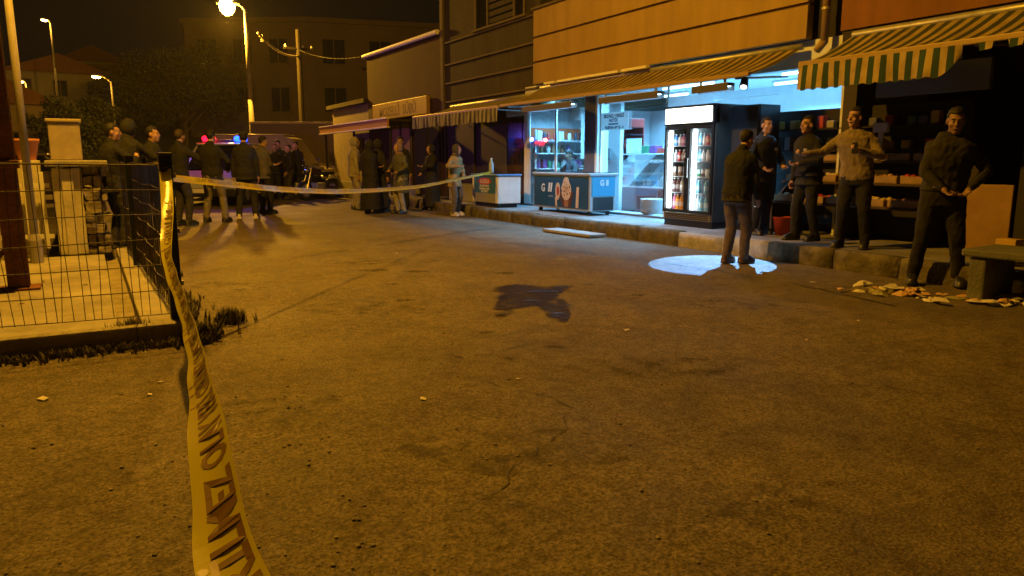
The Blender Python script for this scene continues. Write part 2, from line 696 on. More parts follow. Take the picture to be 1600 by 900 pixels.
for k, (x, y, ra, rb) in enumerate([(1.5, 2.6, .5, .3), (2.9, 3.3, .6, .25), (.7, 3.6, .4, .35), (4.9, 4.4, .7, .3), (1.9, 5.9, .6, .3), (3.0, 8.6, .8, .35), (1.2, 7.6, .5, .3), (2.1, 1.7, .35, .25)]):
    P = []
    for i in range(36):
        t = 2 * PI * i / 36
        a, c_ = ra * math.cos(t) * random.uniform(.75, 1.1), rb * math.sin(t) * random.uniform(.7, 1.1)
        P.append((x + a * .87 + c_ * .5, y - a * .5 + c_ * .87))
    link('worn_patch', MB().poly([(p, q, gz(p, q) + .004 + k * .0002) for p, q in P]).mesh('worn_patch', MATS.get('oily_dirt') or patchy('oily_dirt', (.05, .042, .032), (.09, .075, .055), .75, .5, .75, 5)), road)
P = []
for i in range(40):
    t = 2 * PI * i / 40
    a, c_ = 1.15 * math.cos(t) * random.uniform(.7, 1.1), .45 * math.sin(t) * random.uniform(.6, 1.1)
    P.append((4.75 + a * .87 + c_ * .5, 7.9 - a * .5 + c_ * .87))
o = link('dust_patch', MB().poly([(p, q, gz(p, q) + .004) for p, q in P]).mesh('dust_patch', patchy('pale_dust', (.24, .22, .19), (.33, .31, .27), .9, .48, .72, 5)), road)
# pavement slab and its kerb stones
ZP = 0.2
KX = 7.30
mb = MB().box(KX + 0.16, 9.2, -3, 40, -0.1, ZP)
pav = struct('pavement', mb, mat('pavement_concrete', (0.19, 0.18, 0.175), 0.8, vary=0.3, vscale=2.5, bump=0.4, bscale=28))
random.seed(3)
y = 0.2
protos = {}
while y < 26:
    ln = random.uniform(0.75, 1.1)
    if 5.85 < y < 6.05:
        y = 5.9
    m = M_MOSS if y > 7.3 or y < 5.8 else M_WHITEKERB
    if 5.55 < y < 6.0:
        m = M_BLACKKERB
    if y < 5.5:
        m = M_MOSS
    bm = bmesh.new()
    bmesh.ops.create_cube(bm, size=1)
    bmesh.ops.subdivide_edges(bm, edges=bm.edges[:], cuts=3, use_grid_fill=True)
    zt = ZP + 0.006 + random.uniform(-.012, .012)
    dx = random.uniform(-.015, .02)
    for v in bm.verts:
        p = Vector((KX + dx + (v.co.x + .5) * 0.155, y + .008 + (v.co.y + .5) * (ln - .016), -0.1 + (v.co.z + .5) * (zt + .1)))
        k = noise.noise_vector(p * 6) * 0.008 + noise.noise_vector(p * 19) * 0.005
        # worn upper arris
        if v.co.z > .4 and v.co.x < -.4:
            p += Vector((.010, 0, -.008))
        v.co = p + k
    me = bpy.data.meshes.new('kerb_stone')
    bm.to_mesh(me)
    bm.free()
    me.materials.append(m)
    for pl in me.polygons:
        pl.use_smooth = True
    link('kerb_stone', me, pav)
    y += ln

# loose slab against the kerb
mb = MB().bbox(-.17, .17, -.66, .66, 0, .045, .008)
solo('concrete_slab', mb, M_CONC, 'flat pale concrete slab lying against the kerb before the blue freezer', 'slab', (7.0, 10.2, 0.0), R(3))
#PART2
# ------------------------------------------------------------------ shop building on the right of the street
M_YEL = mat('yellow_render', (0.33, 0.225, 0.075), 0.85, vary=0.17, vscale=2.2, bump=0.25, bscale=60, detail=8, aniso=(1, 1, .22))
M_JOINT = mat('render_joint', (0.10, 0.055, 0.02), 0.9)
M_BROWN = mat('brown_render', (0.034, 0.027, 0.014), 0.9, vary=0.35, vscale=2, detail=8, aniso=(1, 1, .3), bump=0.3)
M_BROWNL = mat('brown_moulding', (0.10, 0.078, 0.05), 0.85, vary=0.2, vscale=4)
M_ORW = mat('orange_render', (0.20, 0.085, 0.026), 0.85, vary=0.25, detail=8, aniso=(1, 1, .25), vscale=2, bump=0.25)
M_INT = mat('shop_wall', (0.62, 0.66, 0.68), 0.75, vary=0.05)
M_TILE = mat('shop_floor', (0.42, 0.42, 0.42), 0.35, vary=0.1)
M_ALU = mat('aluminium_frame', (0.42, 0.42, 0.46), 0.45, 0.5)
GX = 8.75   # shop front line

b = thing('shop_building', 'two storey yellow and brown building over the lit grocery shop', 'building', (0, 0, 0))
# balcony front of horizontal yellow panels with recessed joints
for z0, z1 in ((2.84, 3.275), (3.315, 3.79), (3.83, 4.37)):
    part('panel', MB().bbox(8.6, 8.72, 7.05, 14.15, z0, z1, .006), M_YEL, b)
part('joint_backing', MB().box(8.64, 8.74, 7.06, 14.14, 2.85, 4.36), M_JOINT, b)
part('balcony_soffit', MB().box(8.74, 9.6, 7.05, 14.15, 2.84, 2.95), M_BROWN, b)
part('upper_wall', MB().box(9.9, 14, 7.0, 14.15, 2.96, 8.2), M_BROWN, b)
part('coping', MB().bbox(8.56, 8.78, 7.0, 14.2, 4.372, 4.43, .01), M_BROWNL, b)
# brown part
part('brown_wall', MB().box(8.78, 14, 14.16, 19.28, 2.42, 8.2), M_BROWN, b)
part('corner_moulding', MB().box(8.72, 8.778, 19.1, 19.28, 2.4, 8.2), M_BROWNL, b)
for z in (2.78, 3.27, 3.76, 4.34):
    part('string_course', MB().bbox(8.735, 8.778, 14.17, 19.09, z - .022, z + .022, .006), M_BROWNL, b)
w = part('window', MB().box(8.76, 8.777, 14.75, 17.2, 4.42, 6.0), M_DGLASS, b)
for yy in (14.75, 15.2, 16.5, 17.14):
    part('frame', MB().box(8.73, 8.758, yy, yy + .06, 4.42, 6.0), M_BROWNL, w)
part('sill', MB().box(8.69, 8.758, 14.65, 17.3, 4.365, 4.418), M_BROWNL, w)
for k in range(9):
    part('shutter_slat', MB().box(8.745, 8.757, 15.28, 16.49, 4.46 + k * .16, 4.57 + k * .16), M_BROWN, w)
# ground floor shell of the lit shop
part('back_wall', MB().box(12.4, 12.5, 6.6, 15.0, 0.15, 2.9), M_INT, b)
part('side_wall', MB().box(8.82, 12.39, 6.5, 6.6, 0.15, 2.9), M_INT, b)
part('side_wall', MB().box(8.80, 12.39, 14.72, 14.82, 0.15, 2.9), M_INT, b)
part('ceiling', MB().box(8.9, 12.39, 6.61, 14.71, 2.70, 2.8), M_INT, b)
part('shop_floor', MB().box(8.9, 12.39, 6.61, 14.71, 0.16, 0.205), M_TILE, b)
part('front_beam', MB().box(8.76, 8.95, 6.6, 14.75, 2.48, 2.835), M_INT, b)
part('threshold', MB().bbox(8.70, 8.86, 6.7, 14.7, 0.2, 0.235, .005), mat('dark_threshold', (.10, .10, .105), .7, vary=.2), b)
pl = part('pillar', MB().bbox(8.70, 8.95, 11.95, 12.33, .2, 2.478, .01), mat('grey_pillar', (0.11, 0.11, 0.14), 0.7, vary=.1), b)
part('edge_trim', MB().box(8.685, 8.955, 11.88, 11.945, .236, 2.476), M_WHITE, b)
M_PANEL = mat('white_panel', (0.78, 0.80, 0.80), 0.5)
wp = part('wall_panel', MB().box(9.36, 9.44, 12.02, 12.74, .206, 2.69), M_PANEL, b)
part('meter_box', MB().bbox(9.32, 9.358, 12.3, 12.48, 1.22, 1.46, .006), mat('meter_grey', (0.25, .28, .3), .5), b)
# panes of the shop front with slim frames
for y0, y1 in ((12.34, 13.45), (13.47, 14.55), (9.95, 11.86)):
    p = part('pane', MB().box(8.765, 8.772, y0 + .02, y1 - .02, .26, 2.46), M_GLASS, b)
    for yy in (y0 - .012, y1 - .012):
        part('frame', MB().box(8.755, 8.785, yy, yy + .03, .24, 2.47), M_WHITE, p)
part('door_post', MB().box(8.73, 8.80, 14.58, 14.74, .2, 2.478), M_WHITE, b)
# brown entrance door left of the shop, glossy
M_DOOR = mat('brown_door', (0.075, 0.040, 0.028), 0.16, vary=0.25, vscale=3, coat=0.6)
d = part('entrance_door', MB().box(8.80, 8.86, 14.83, 15.62, .2, 2.22), M_DOOR, b)
for zz in (.3, .95, 1.6):
    part('door_panel', MB().bbox(8.785, 8.80, 14.93, 15.52, zz, zz + .52, .012), M_DOOR, d)
part('handle', MB().tube((8.76, 14.92, 1.15), (8.76, 14.92, 1.4), .012), M_CHROME, d)
part('door_lintel', MB().box(8.79, 8.9, 14.76, 15.7, 2.222, 2.42), M_INT, b)
part('dark_front', MB().box(8.84, 8.95, 15.68, 19.28, .1, 2.418), mat('dark_shutter', (0.035, 0.027, 0.022), 0.7, vary=.2), b)
for k in range(3):
    part('shutter_post', MB().box(8.79, 8.838, 15.66 + k * 1.75, 15.74 + k * 1.75, .2, 2.418), mat('dark_post', (0.06, .045, .035), .7), b)
# white board, a bright panel of light put into its colour
part('light_panel_board', MB().bbox(12.33, 12.39, 7.5, 9.2, 1.95, 2.5, .01), M_PANEL, b)

# tube lights in the shop
M_TUBE = mat('cold_tube', (1, 1, 1), 0.4, emit=(0.45, 0.82, 1.0), estr=9)
for (x, y0) in ((9.15, 10.0), (9.15, 12.9), (10.3, 7.4), (10.3, 10.4), (11.5, 8.6), (11.5, 12.4)):
    t = thing('tube_light', 'cold white tube light on the grocery shop ceiling', 'light', (x, y0, 2.62), 0, 'tube lights on the shop ceiling')
    part('housing', MB().bbox(-.06, .06, 0, 1.5, .04, .078, .008), M_WHITE, t)
    part('tube', MB().tube((0, .03, .015), (0, 1.47, .015), .018, n=10), M_TUBE, t, True)
    area_light('tube_glow', (0, .75, -.012), (0, 0, 0), COLD, 270, .08, 1.4, t, R(140))

# ---- paper notice on the panel
t = thing('paper_notice', 'white paper notice with dark blue lettering taped beside the pillar', 'notice', (8.735, 11.4, 1.94))
part('sheet', MB().box(-.006, 0, -.42, .42, -.165, .165), mat('paper', (0.80, 0.82, 0.82), 0.6), t)
_pm = MATS['paper'].node_tree
_pt = _pm.nodes.new('ShaderNodeBsdfTranslucent')
_px = _pm.nodes.new('ShaderNodeMixShader')
_px.inputs[0].default_value = .55
_pm.links.new(_pm.nodes['Principled BSDF'].outputs[0], _px.inputs[1])
_pm.links.new(_pt.outputs[0], _px.inputs[2])
_pm.links.new(_px.outputs[0], _pm.nodes['Material Output'].inputs[0])
M_INK = mat('blue_ink', (0.02, 0.05, 0.16), 0.6)
for s, sz, z, yo in (('ERZAKLI VERESİ', .086, .098, 0.02), ('NOTİS', .084, .018, 0.03), ('LÜTFEN SORMAYIN', .034, -.05, 0.03), ('TELEFON: 439 23 - 4', .066, -.115, 0.01)):
    text_part('lettering', s, sz, M_INK, t, (-.008, yo, z), (0, -1, 0), (0, 0, 1), 1.0, .004)

# ---- shelves with goods behind the left window
su = thing('shelf_unit', 'white wall shelving with orange back strip inside the grocery window', 'shelf', (10.2, 14.36, .2), R(90))
part('back_board', MB().box(.30, .34, -1.4, 1.4, 0, 1.74), M_INT, su)
part('orange_strip', MB().box(.28, .298, -1.4, 1.4, 1.50, 1.74), mat('orange_card', (0.62, 0.12, 0.03), .6), su)
ZS = (.50, .83, 1.17, 1.46)
for z in ZS:
    part('shelf', MB().bbox(-.1, .278, -1.4, 1.4, z - .02, z, .005), M_WHITE, su)
for yy in (-1.4, 0, 1.37):
    part('upright', MB().box(.0, .04, yy, yy + .03, 0, 1.7), M_WHITE, su)
random.seed(21)
gcols = {'dark': (0.03, .03, .05), 'white': (.7, .7, .7), 'red': (.4, .04, .03), 'purple': (.2, .06, .2), 'green': (.05, .2, .1), 'brown': (.2, .1, .05), 'blue': (.05, .12, .35)}
gm = {k: mat('pack_' + k, c, .4) for k, c in gcols.items()}
boxme = {k: MB().bbox(-.06, .06, -.05, .05, 0, .19, .006).mesh('carton', m) for k, m in gm.items()}
jarme = {k: MB().lathe([(.042, 0), (.045, .02), (.045, .12), (.03, .15), (.03, .17)], n=10).mesh('jar', m, True) for k, m in gm.items()}
names4 = ('bottom', 'second', 'third', 'top')
for i, z in enumerate(ZS):
    cols = (['white', 'brown', 'dark', 'blue'], ['white', 'dark', 'purple', 'green'], ['brown', 'purple', 'white', 'green'], ['dark', 'dark', 'white', 'red'])[i]
    yy = -1.25
    while yy < 1.3:
        if random.random() < .82:
            c = random.choice(cols)
            jar = random.random() < .5
            o = link('jar' if jar else 'carton', (jarme if jar else boxme)[c], None, (10.2 - yy, 14.41 + random.uniform(-.02, .04), .2 + z + .001), random.uniform(-.3, .3))
            o.scale = (1, 1, random.uniform(.8, 1.2))
            word = {'dark': 'near black', 'white': 'white', 'red': 'red', 'purple': 'purple', 'green': 'green', 'brown': 'brown', 'blue': 'blue'}[c]
            tag(o, '%s %s on the %s shelf behind the left shop window' % (word, 'jar' if jar else 'carton', names4[i]), 'jar' if jar else 'carton', 'goods on the %s window shelf' % names4[i])
        yy += random.uniform(.115, .17)
# price rail cards, hanging white sheet and monitor
solo('hanging_banner', MB().box(-.005, .005, -.09, .09, -.5, .5), M_PANEL, 'narrow white strip hanging before the orange shelf back', 'banner', (9.95, 14.1, 1.75), R(90))
solo('white_cabinet', MB().bbox(-.2, .2, -.55, .55, 0, .3, .01), M_WHITE, 'white wall cabinet hung high inside the grocery', 'cabinet', (10.5, 14.5, 2.12), R(90))
t = thing('cash_monitor', 'dark flat screen on the counter inside the grocery', 'monitor', (9.9, 13.3, 1.1), R(60))
part('screen', MB().bbox(-.02, .02, -.3, .3, .1, .5, .01), M_BLACK, t)
part('stand', MB().box(-.08, .08, -.1, .1, 0, .02).box(-.015, .015, -.03, .03, .02, .12), M_BLACK, t)
t = thing('shop_counter', 'dark wooden cash counter behind the blue freezer', 'counter', (10.0, 13.2, .2))
part('body', MB().box(-.28, .28, -.3, .6, 0, .86), mat('counter_brown', (.12, .06, .04), .5), t)
part('top', MB().bbox(-.33, .33, -.35, .65, .861, .9, .01), mat('counter_top', (.3, .28, .26), .35), t)

# ---- chilled counter and goods in the door bay
t = thing('chilled_display', 'glass fronted chilled counter inside the open shop bay', 'display counter', (9.8, 11.55, .2))
part('base', MB().bbox(-.35, .35, -.95, .95, 0, .48, .02), mat('counter_red', (.16, .05, .04), .4), t)
part('shelf', MB().box(-.33, .33, -.93, .93, .485, .51), M_WHITE, t)
part('deck', MB().bbox(-.05, .35, -.95, .95, 1.12, 1.15, .006), M_WHITE, t)
part('pane', MB().poly([(-.34, -.94, .5), (-.34, .94, .5), (-.06, .94, 1.13), (-.06, -.94, 1.13)]), M_GLASS, t)
part('back', MB().box(.33, .35, -.95, .95, .5, 1.12), M_WHITE, t)
for k in range(16):
    c = random.choice(list(gm))
    yy = -.85 + (k % 8) * .24
    zz = .711 if k < 8 else 1.352
    xx = 9.75 + random.uniform(-.05, .1) if k < 8 else 10.08
    o = link('food_tray' if k < 8 else 'carton', MB().bbox(-.1, .1, -.09, .09, 0, random.uniform(.08, .2), .012).mesh('food_tray', gm[c]), None, (xx - .1, 11.55 + yy, zz), random.uniform(-.2, .2))
    if k < 8:
        tag(o, 'small food tray inside the glass chilled counter', 'tray', 'trays in the chilled counter')
    else:
        tag(o, 'carton standing on top of the chilled counter', 'carton', 'cartons on the chilled counter')
t = thing('drinks_rack', 'tall red snack rack beside the white shop panel', 'rack', (11, 13.85, .2))
part('frame', MB().box(-.2, .2, -.35, .35, 0, .06).box(.17, .2, -.35, .35, .06, 1.75), gm['red'], t)
for k in range(5):
    part('shelf', MB().box(-.2, .168, -.35, .35, .3 + k * .32, .32 + k * .32), gm['dark'], t)
part('header', MB().bbox(-.2, .2, -.35, .35, 1.755, 1.95, .01), gm['red'], t)
for k in range(12):
    o = link('snack_bag', MB().bbox(-.07, .07, -.08, .08, 0, .2, .03).mesh('snack_bag', random.choice(list(gm.values()))), None, (10.95, 13.85 - .24 + (k % 3) * .24, .2 + .322 + (k // 3) * .32), 0)
    tag(o, 'snack bag on the tall red rack inside the shop', 'snack bag', 'snack bags on the red rack')
solo('white_tub', MB().lathe([(.15, 0), (.2, .02), (.21, .26), (.22, .28)], n=16), M_WHITE, 'white plastic tub on the floor of the open shop bay', 'tub', (8.98, 10.55, .236), smooth=True)
solo('white_sheet', MB().box(-.01, .01, -.2, .2, 0, .3), M_PANEL, 'square white price card standing above the chilled counter', 'card', (9.9, 12.25, 1.36), R(8))
t = thing('wall_pipe', 'thin conduit hanging from the shop ceiling', 'pipe', (9.6, 9.7, 2.69))
part('rod', MB().tube((0, 0, 0), (0, 0, -.45), .012), M_WHITE, t)
part('rail', MB().tube((0, -1.4, -.45), (0, .02, -.45), .012), M_WHITE, t)

# ------------------------------------------------------------------ awnings
M_AWN = stripe_mat('awning_stripes', (0.36, 0.28, 0.11), (0.03, 0.04, 0.03), 0.165, 1)
M_AWNP = stripe_mat('awning_stripes_plain', (0.33, 0.25, 0.10), (0.035, 0.028, 0.012), 0.18, 1)
M_AWNG = stripe_mat('valance_stripes_green', (0.40, 0.31, 0.13), (0.010, 0.045, 0.036), 0.145, 1)
M_AWNW = stripe_mat('valance_stripes_grey', (0.30, 0.28, 0.25), (0.06, 0.058, 0.052), 0.19, 1)
M_BAR = mat('awning_bar', (0.36, 0.26, 0.11), 0.4, 0.2)


def awning(name, label, y0, y1, zr, zf, xr, xf, fab, val=None, vh=0.28, vy1=None):
    t = thing(name, label, 'awning', (0, 0, 0))
    mb = MB()
    ny = int((y1 - y0) / .14)
    nxx = 8
    for k in range(2):
        o = len(mb.v)
        for j in range(ny + 1):
            yy = y0 + (y1 - y0) * j / ny
            for i in range(nxx + 1):
                f = i / nxx
                sag = -.035 * math.sin(PI * f) + .008 * math.sin(yy * 7) * math.sin(PI * f)
                mb.v.append((xr + (xf - xr) * f, yy, zr + (zf - zr) * f + sag - k * .006))
        for j in range(ny):
            for i in range(nxx):
                a = o + j * (nxx + 1) + i
                mb.f.append((a, a + 1, a + nxx + 2, a + nxx + 1))
    part('fabric', mb, fab, t, True)
    part('front_bar', MB().bbox(xf - .035, xf + .02, y0 - .01, y1 + .01, zf - .03, zf + .03, .01), M_BAR, t)
    part('cassette', MB().tube((xr + .02, y0, zr + .02), (xr + .02, y1, zr + .02), .045, n=12), M_GALV, t, True)
    for yy in (y0 + .25, (y0 + y1) / 2, y1 - .25):
        part('arm', MB().tube((xr + .05, yy, zr - .35), (xf + .01, yy, zf - .035), .016, n=8), M_GALV, t)
    if val:
        mb = MB()
        e = vy1 if vy1 else y1
        s = y0 if not vy1 else y0
        n = int(abs(e - s) / .03)
        for j in range(n + 1):
            yy = s + (e - s) * j / n
            wob = .02 * math.sin(yy * 9) + .01 * math.sin(yy * 23)
            zb = zf - .03 - vh + .012 * math.sin(yy * 2 * PI / .145) + .01 * math.sin(yy * 3)
            mb.v += [(xf - .037, yy, zf - .02), (xf - .042 + wob * .4, yy, zf - .03 - vh * .5), (xf - .042 + wob, yy, zb)]
        for j in range(n):
            for i in range(2):
                a = j * 3 + i
                mb.f.append((a, a + 1, a + 4, a + 3))
        part('valance', mb, val, t, True)
    return t


awning('shop_awning', 'long striped yellow awning over the lit grocery front', 7.1, 13.8, 2.72, 2.33, 8.58, 7.62, M_AWNP)
awning('dark_shop_awning', 'striped awning with pale grey valance over the dark shop front', 13.9, 18.6, 2.62, 2.32, 8.70, 7.62, M_AWNP, M_AWNW, .26)
a2 = awning('near_awning', 'green and cream striped awning with hanging valance above the standing men', 2.2, 6.3, 2.76, 2.36, 8.55, 7.62, M_AWN, None)
# valance only on part of the near awning; a torn strip beyond
mb = MB()
n = 64
for j in range(n + 1):
    yy = 4.35 + (6.3 - 4.35) * j / n
    wob = .02 * math.sin(yy * 9) + .012 * math.sin(yy * 25)
    zb = 2.36 - .31 + .012 * math.sin(yy * 2 * PI / .145)
    if j < 6:
        zb += (6 - j) * .03
    mb.v += [(7.583, yy, 2.34), (7.578 + wob * .4, yy, 2.2), (7.578 + wob, yy, zb)]
for j in range(n):
    for i in range(2):
        a = j * 3 + i
        mb.f.append((a, a + 1, a + 4, a + 3))
part('valance', mb, M_AWNG, a2, True)
for k in range(5):
    yy = 4.2 - k * .27
    part('torn_flap', MB().poly([(7.58, yy, 2.335), (7.58, yy - .14, 2.335), (7.575, yy - .13, 2.27), (7.575, yy - .02, 2.255)]), M_AWNG, a2)
# slim light boxes hung along the awning front and strips on the wall above it
for (y0, y1, nm) in ((11.2, 12.94, 'farthest'), (8.88, 10.38, 'middle'), (7.46, 8.15, 'nearest')):
    t = thing('awning_light_box', 'slim grey light box under the shop awning edge, ' + {'farthest': 'above the blue freezer', 'middle': 'above the paper notice bay', 'nearest': 'above the drinks fridge'}[nm], 'light box', (7.66, y0, 2.20))
    part('lamp_strip', MB().box(-.03, .05, .04, y1 - y0 - .04, .004, .012), M_TUBE, t)
    part('skirt', MB().box(-.056, -.0505, 0, y1 - y0, -.05, .05), mat('dull_grey', (.07, .07, .09), .5), t)
    part('skirt', MB().box(.0705, .076, 0, y1 - y0, -.05, .05), mat('dull_grey', (.07, .07, .09), .5), t)
    area_light('box_glow', (.01, (y1 - y0) / 2, -.004), (0, 0, 0), (.28, .60, 1.0), 15 * (y1 - y0), .05, y1 - y0 - .1, t, R(115))
    part('body', MB().bbox(-.05, .07, 0, y1 - y0, .013, .05, .008), mat('dull_grey', (.07, .07, .09), .5), t)
    part('reflector', MB().box(-.045, .065, .02, y1 - y0 - .02, .0502, .056), M_WHITE, t)
    part('bracket', MB().box(0, .02, .1, .13, .056, .16).box(0, .02, y1 - y0 - .13, y1 - y0 - .1, .056, .16), M_GALV, t)
for (y0, y1, lb) in ((11.0, 13.0, 'long white strip fixed under the yellow balcony'), (10.2, 10.9, 'short white strip fixed under the yellow balcony'), (13.1, 13.5, 'small white stub fixed under the yellow balcony')):
    t = thing('wall_strip', lb, 'strip', (8.5, y0, 2.79))
    part('cover', MB().bbox(-.04, .05, 0, y1 - y0, -.02, .03, .008), M_WHITE, t)
    part('mount', MB().box(.05, .098, .05, .1, -.01, .02).box(.05, .098, y1 - y0 - .1, y1 - y0 - .05, -.01, .02), M_GALV, t)

# ------------------------------------------------------------------ near building on the right with greengrocer front
b = thing('greengrocer_building', 'orange rendered building with dark open shop at the near end', 'building')
part('upper_wall', MB().box(8.6, 14, -4, 6.52, 2.86, 8), M_ORW, b)
part('fascia', MB().box(8.63, 8.8, -4, 6.5, 2.62, 2.858), mat('dark_fascia', (.03, .025, .02), .8), b)
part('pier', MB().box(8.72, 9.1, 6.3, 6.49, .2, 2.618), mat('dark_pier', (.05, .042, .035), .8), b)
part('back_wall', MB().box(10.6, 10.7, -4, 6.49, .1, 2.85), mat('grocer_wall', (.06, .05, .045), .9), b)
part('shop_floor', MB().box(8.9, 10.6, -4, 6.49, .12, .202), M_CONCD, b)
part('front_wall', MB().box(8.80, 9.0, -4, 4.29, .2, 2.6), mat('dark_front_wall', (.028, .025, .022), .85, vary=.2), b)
part('wall_board', MB().bbox(8.765, 8.798, 4.32, 4.9, .2, .95, .01), mat('ochre_board', (.30, .18, .06), .7, vary=.15), b)
part('sign_board', MB().bbox(8.60, 8.66, 4.6, 5.95, 1.98, 2.32, .01), mat('slate_board', (.16, .19, .25), .5), b)
part('gap_backing', MB().box(8.8, 9.0, 6.53, 7.03, 2.8, 8), M_DARK, b)
t = thing('downpipe', 'ochre rain downpipe in the gap between the two shop buildings', 'downpipe', (8.58, 6.74, 2.66))
part('pipe', MB().tube((0, 0, .1), (0, 0, 5), .05, n=14), M_YEL, t, True)
part('elbow', MB().tube((0, 0, .1), (.02, .12, 0), .05, .05, 14).ell((0, 0, .1), (.05,) * 3), M_YEL, t, True)
for zz in (.5, 1.6):
    part('clamp', MB().tube((0, 0, zz), (0, 0, zz + .03), .058, n=14), M_GALV, t)

# ------------------------------------------------------------------ double door drinks fridge
random.seed(5)
FX, FY0, FY1, FZ, FH, FD = 8.0, 8.05, 9.12, .2, 1.83, .66
f = thing('drinks_fridge', 'tall black double door drinks fridge with glowing white header', 'fridge', (FX, FY0, FZ))
Wf = FY1 - FY0
M_FR = mat('fridge_black', (0.014, 0.015, 0.016), 0.35)
M_FSIDE = mat('fridge_side', (0.07, 0.065, 0.055), 0.55, vary=.2, vscale=3)
M_FIN = mat('fridge_inside', (0.80, 0.84, 0.86), 0.4)
part('side_panel', MB().box(.02, FD, 0, .03, .1, FH), M_FSIDE, f)
part('side_panel', MB().box(.02, FD, Wf - .03, Wf, .1, FH), M_FSIDE, f)
part('back_panel', MB().box(FD - .04, FD - .002, .031, Wf - .031, .1, FH - .002), M_FIN, f)
part('top_panel', MB().box(.02, FD - .041, .031, Wf - .031, FH - .03, FH - .001), M_FR, f)
part('ceiling_panel', MB().box(.05, FD - .041, .031, Wf - .031, 1.505, 1.53), M_FIN, f)
part('floor_panel', MB().box(.05, FD - .041, .031, Wf - .031, .21, .24), M_FIN, f)
part('plinth', MB().box(.03, FD, .01, Wf - .01, .0, .099), M_BLACK, f)
g = part('grille', MB().bbox(0.0, .05, .02, Wf - .02, .1, .205, .008), mat('fridge_grille', (.17, .15, .12), .5), f)
for k in range(3):
    part('slat', MB().box(-.006, -.001, .06, Wf - .06, .12 + k * .028, .132 + k * .028), M_BLACK, g)
h = part('header', MB().bbox(-.03, .10, 0, Wf, 1.54, FH + .005, .015), M_FR, f)
part('lit_sign', MB().bbox(-.045, -.031, .035, Wf - .035, 1.572, FH - .03, .004), mat('fridge_header_light', (1, 1, 1), .4, emit=(1.0, 0.97, 0.88), estr=3.2), h)
for k in range(2):
    a = .01 + k * (Wf / 2)
    e = a + Wf / 2 - .02
    d = part('door', MB().box(-.02, .02, a, a + .04, .215, 1.53).box(-.02, .02, e - .04, e, .215, 1.53).box(-.02, .02, a + .04, e - .04, .215, .26).box(-.02, .02, a + .04, e - .04, 1.485, 1.53), M_FR, f)
    part('pane', MB().box(-.004, .0, a + .04, e - .04, .26, 1.485), M_GLASS, d)
    hy = e - .02 if k == 0 else a + .02
    part('handle', MB().tube((-.045, hy, .75), (-.045, hy, 1.05), .01).tube((-.045, hy, .77), (-.02, hy, .77), .008).tube((-.045, hy, 1.03), (-.02, hy, 1.03), .008), M_CHROME, d)
    part('light_strip', MB().box(.03, .05, e - .12, e - .045, .27, 1.47), mat('fridge_strip', (1, 1, 1), .4, emit=(.75, .92, 1.0), estr=9), f)
    area_light('door_glow', (.06, e - .06, .87), (0, R(90), 0), (.7, .9, 1.0), 70, 1.15, .03, f).rotation_euler = (R(60), R(90), 0)
ZF = (.24, .52, .77, 1.0, 1.24)
for z in ZF[1:]:
    part('shelf', MB().box(.08, FD - .05, .035, Wf - .035, z - .012, z), mat('wire_shelf', (.45, .45, .45), .4, .5), f)
part('divider', MB().box(.07, FD - .05, Wf / 2 - .012, Wf / 2 + .012, .241, 1.504), M_FIN, f)
bottle = [(.0305, 0), (.034, .01), (.034, .1), (.032, .12), (.034, .14), (.014, .185), (.013, .20), (.016, .2001), (.016, .22), (.0, .2201)]
can = [(.026, 0), (.031, .008), (.031, .11), (.026, .12), (.0, .1201)]
bcols = {'orange': (.85, .32, .02), 'blue': (.06, .22, .6), 'white': (.8, .8, .8), 'red': (.6, .05, .05), 'green': (.1, .35, .15), 'pink': (.75, .2, .35), 'dark': (.16, .06, .05), 'cyan': (.25, .6, .75), 'brown': (.35, .2, .12)}


def drink_mat(k, c):
    m = mat('drink_' + k, c, .25)
    nt = m.node_tree
    tc = nt.nodes.new('ShaderNodeTexCoord')
    sx = nt.nodes.new('ShaderNodeSeparateXYZ')
    mu = nt.nodes.new('ShaderNodeMath')
    mu.operation = 'MULTIPLY'
    mu.inputs[1].default_value = 4.0
    r = nt.nodes.new('ShaderNodeValToRGB')
    r.color_ramp.interpolation = 'CONSTANT'
    lab = tuple(min(1, .55 + .45 * v) for v in c)
    r.color_ramp.elements[0].color = (*c, 1)
    r.color_ramp.elements[1].position = .2
    r.color_ramp.elements[1].color = (*lab, 1)
    for p_, cc in ((.46, c), (.80, (.8, .8, .8))):
        e_ = r.color_ramp.elements.new(p_)
        e_.color = (*cc, 1)
    nt.links.new(tc.outputs['Object'], sx.inputs[0])
    nt.links.new(sx.outputs[2], mu.inputs[0])
    nt.links.new(mu.outputs[0], r.inputs[0])
    nt.links.new(r.outputs[0], nt.nodes['Principled BSDF'].inputs['Base Color'])
    return m


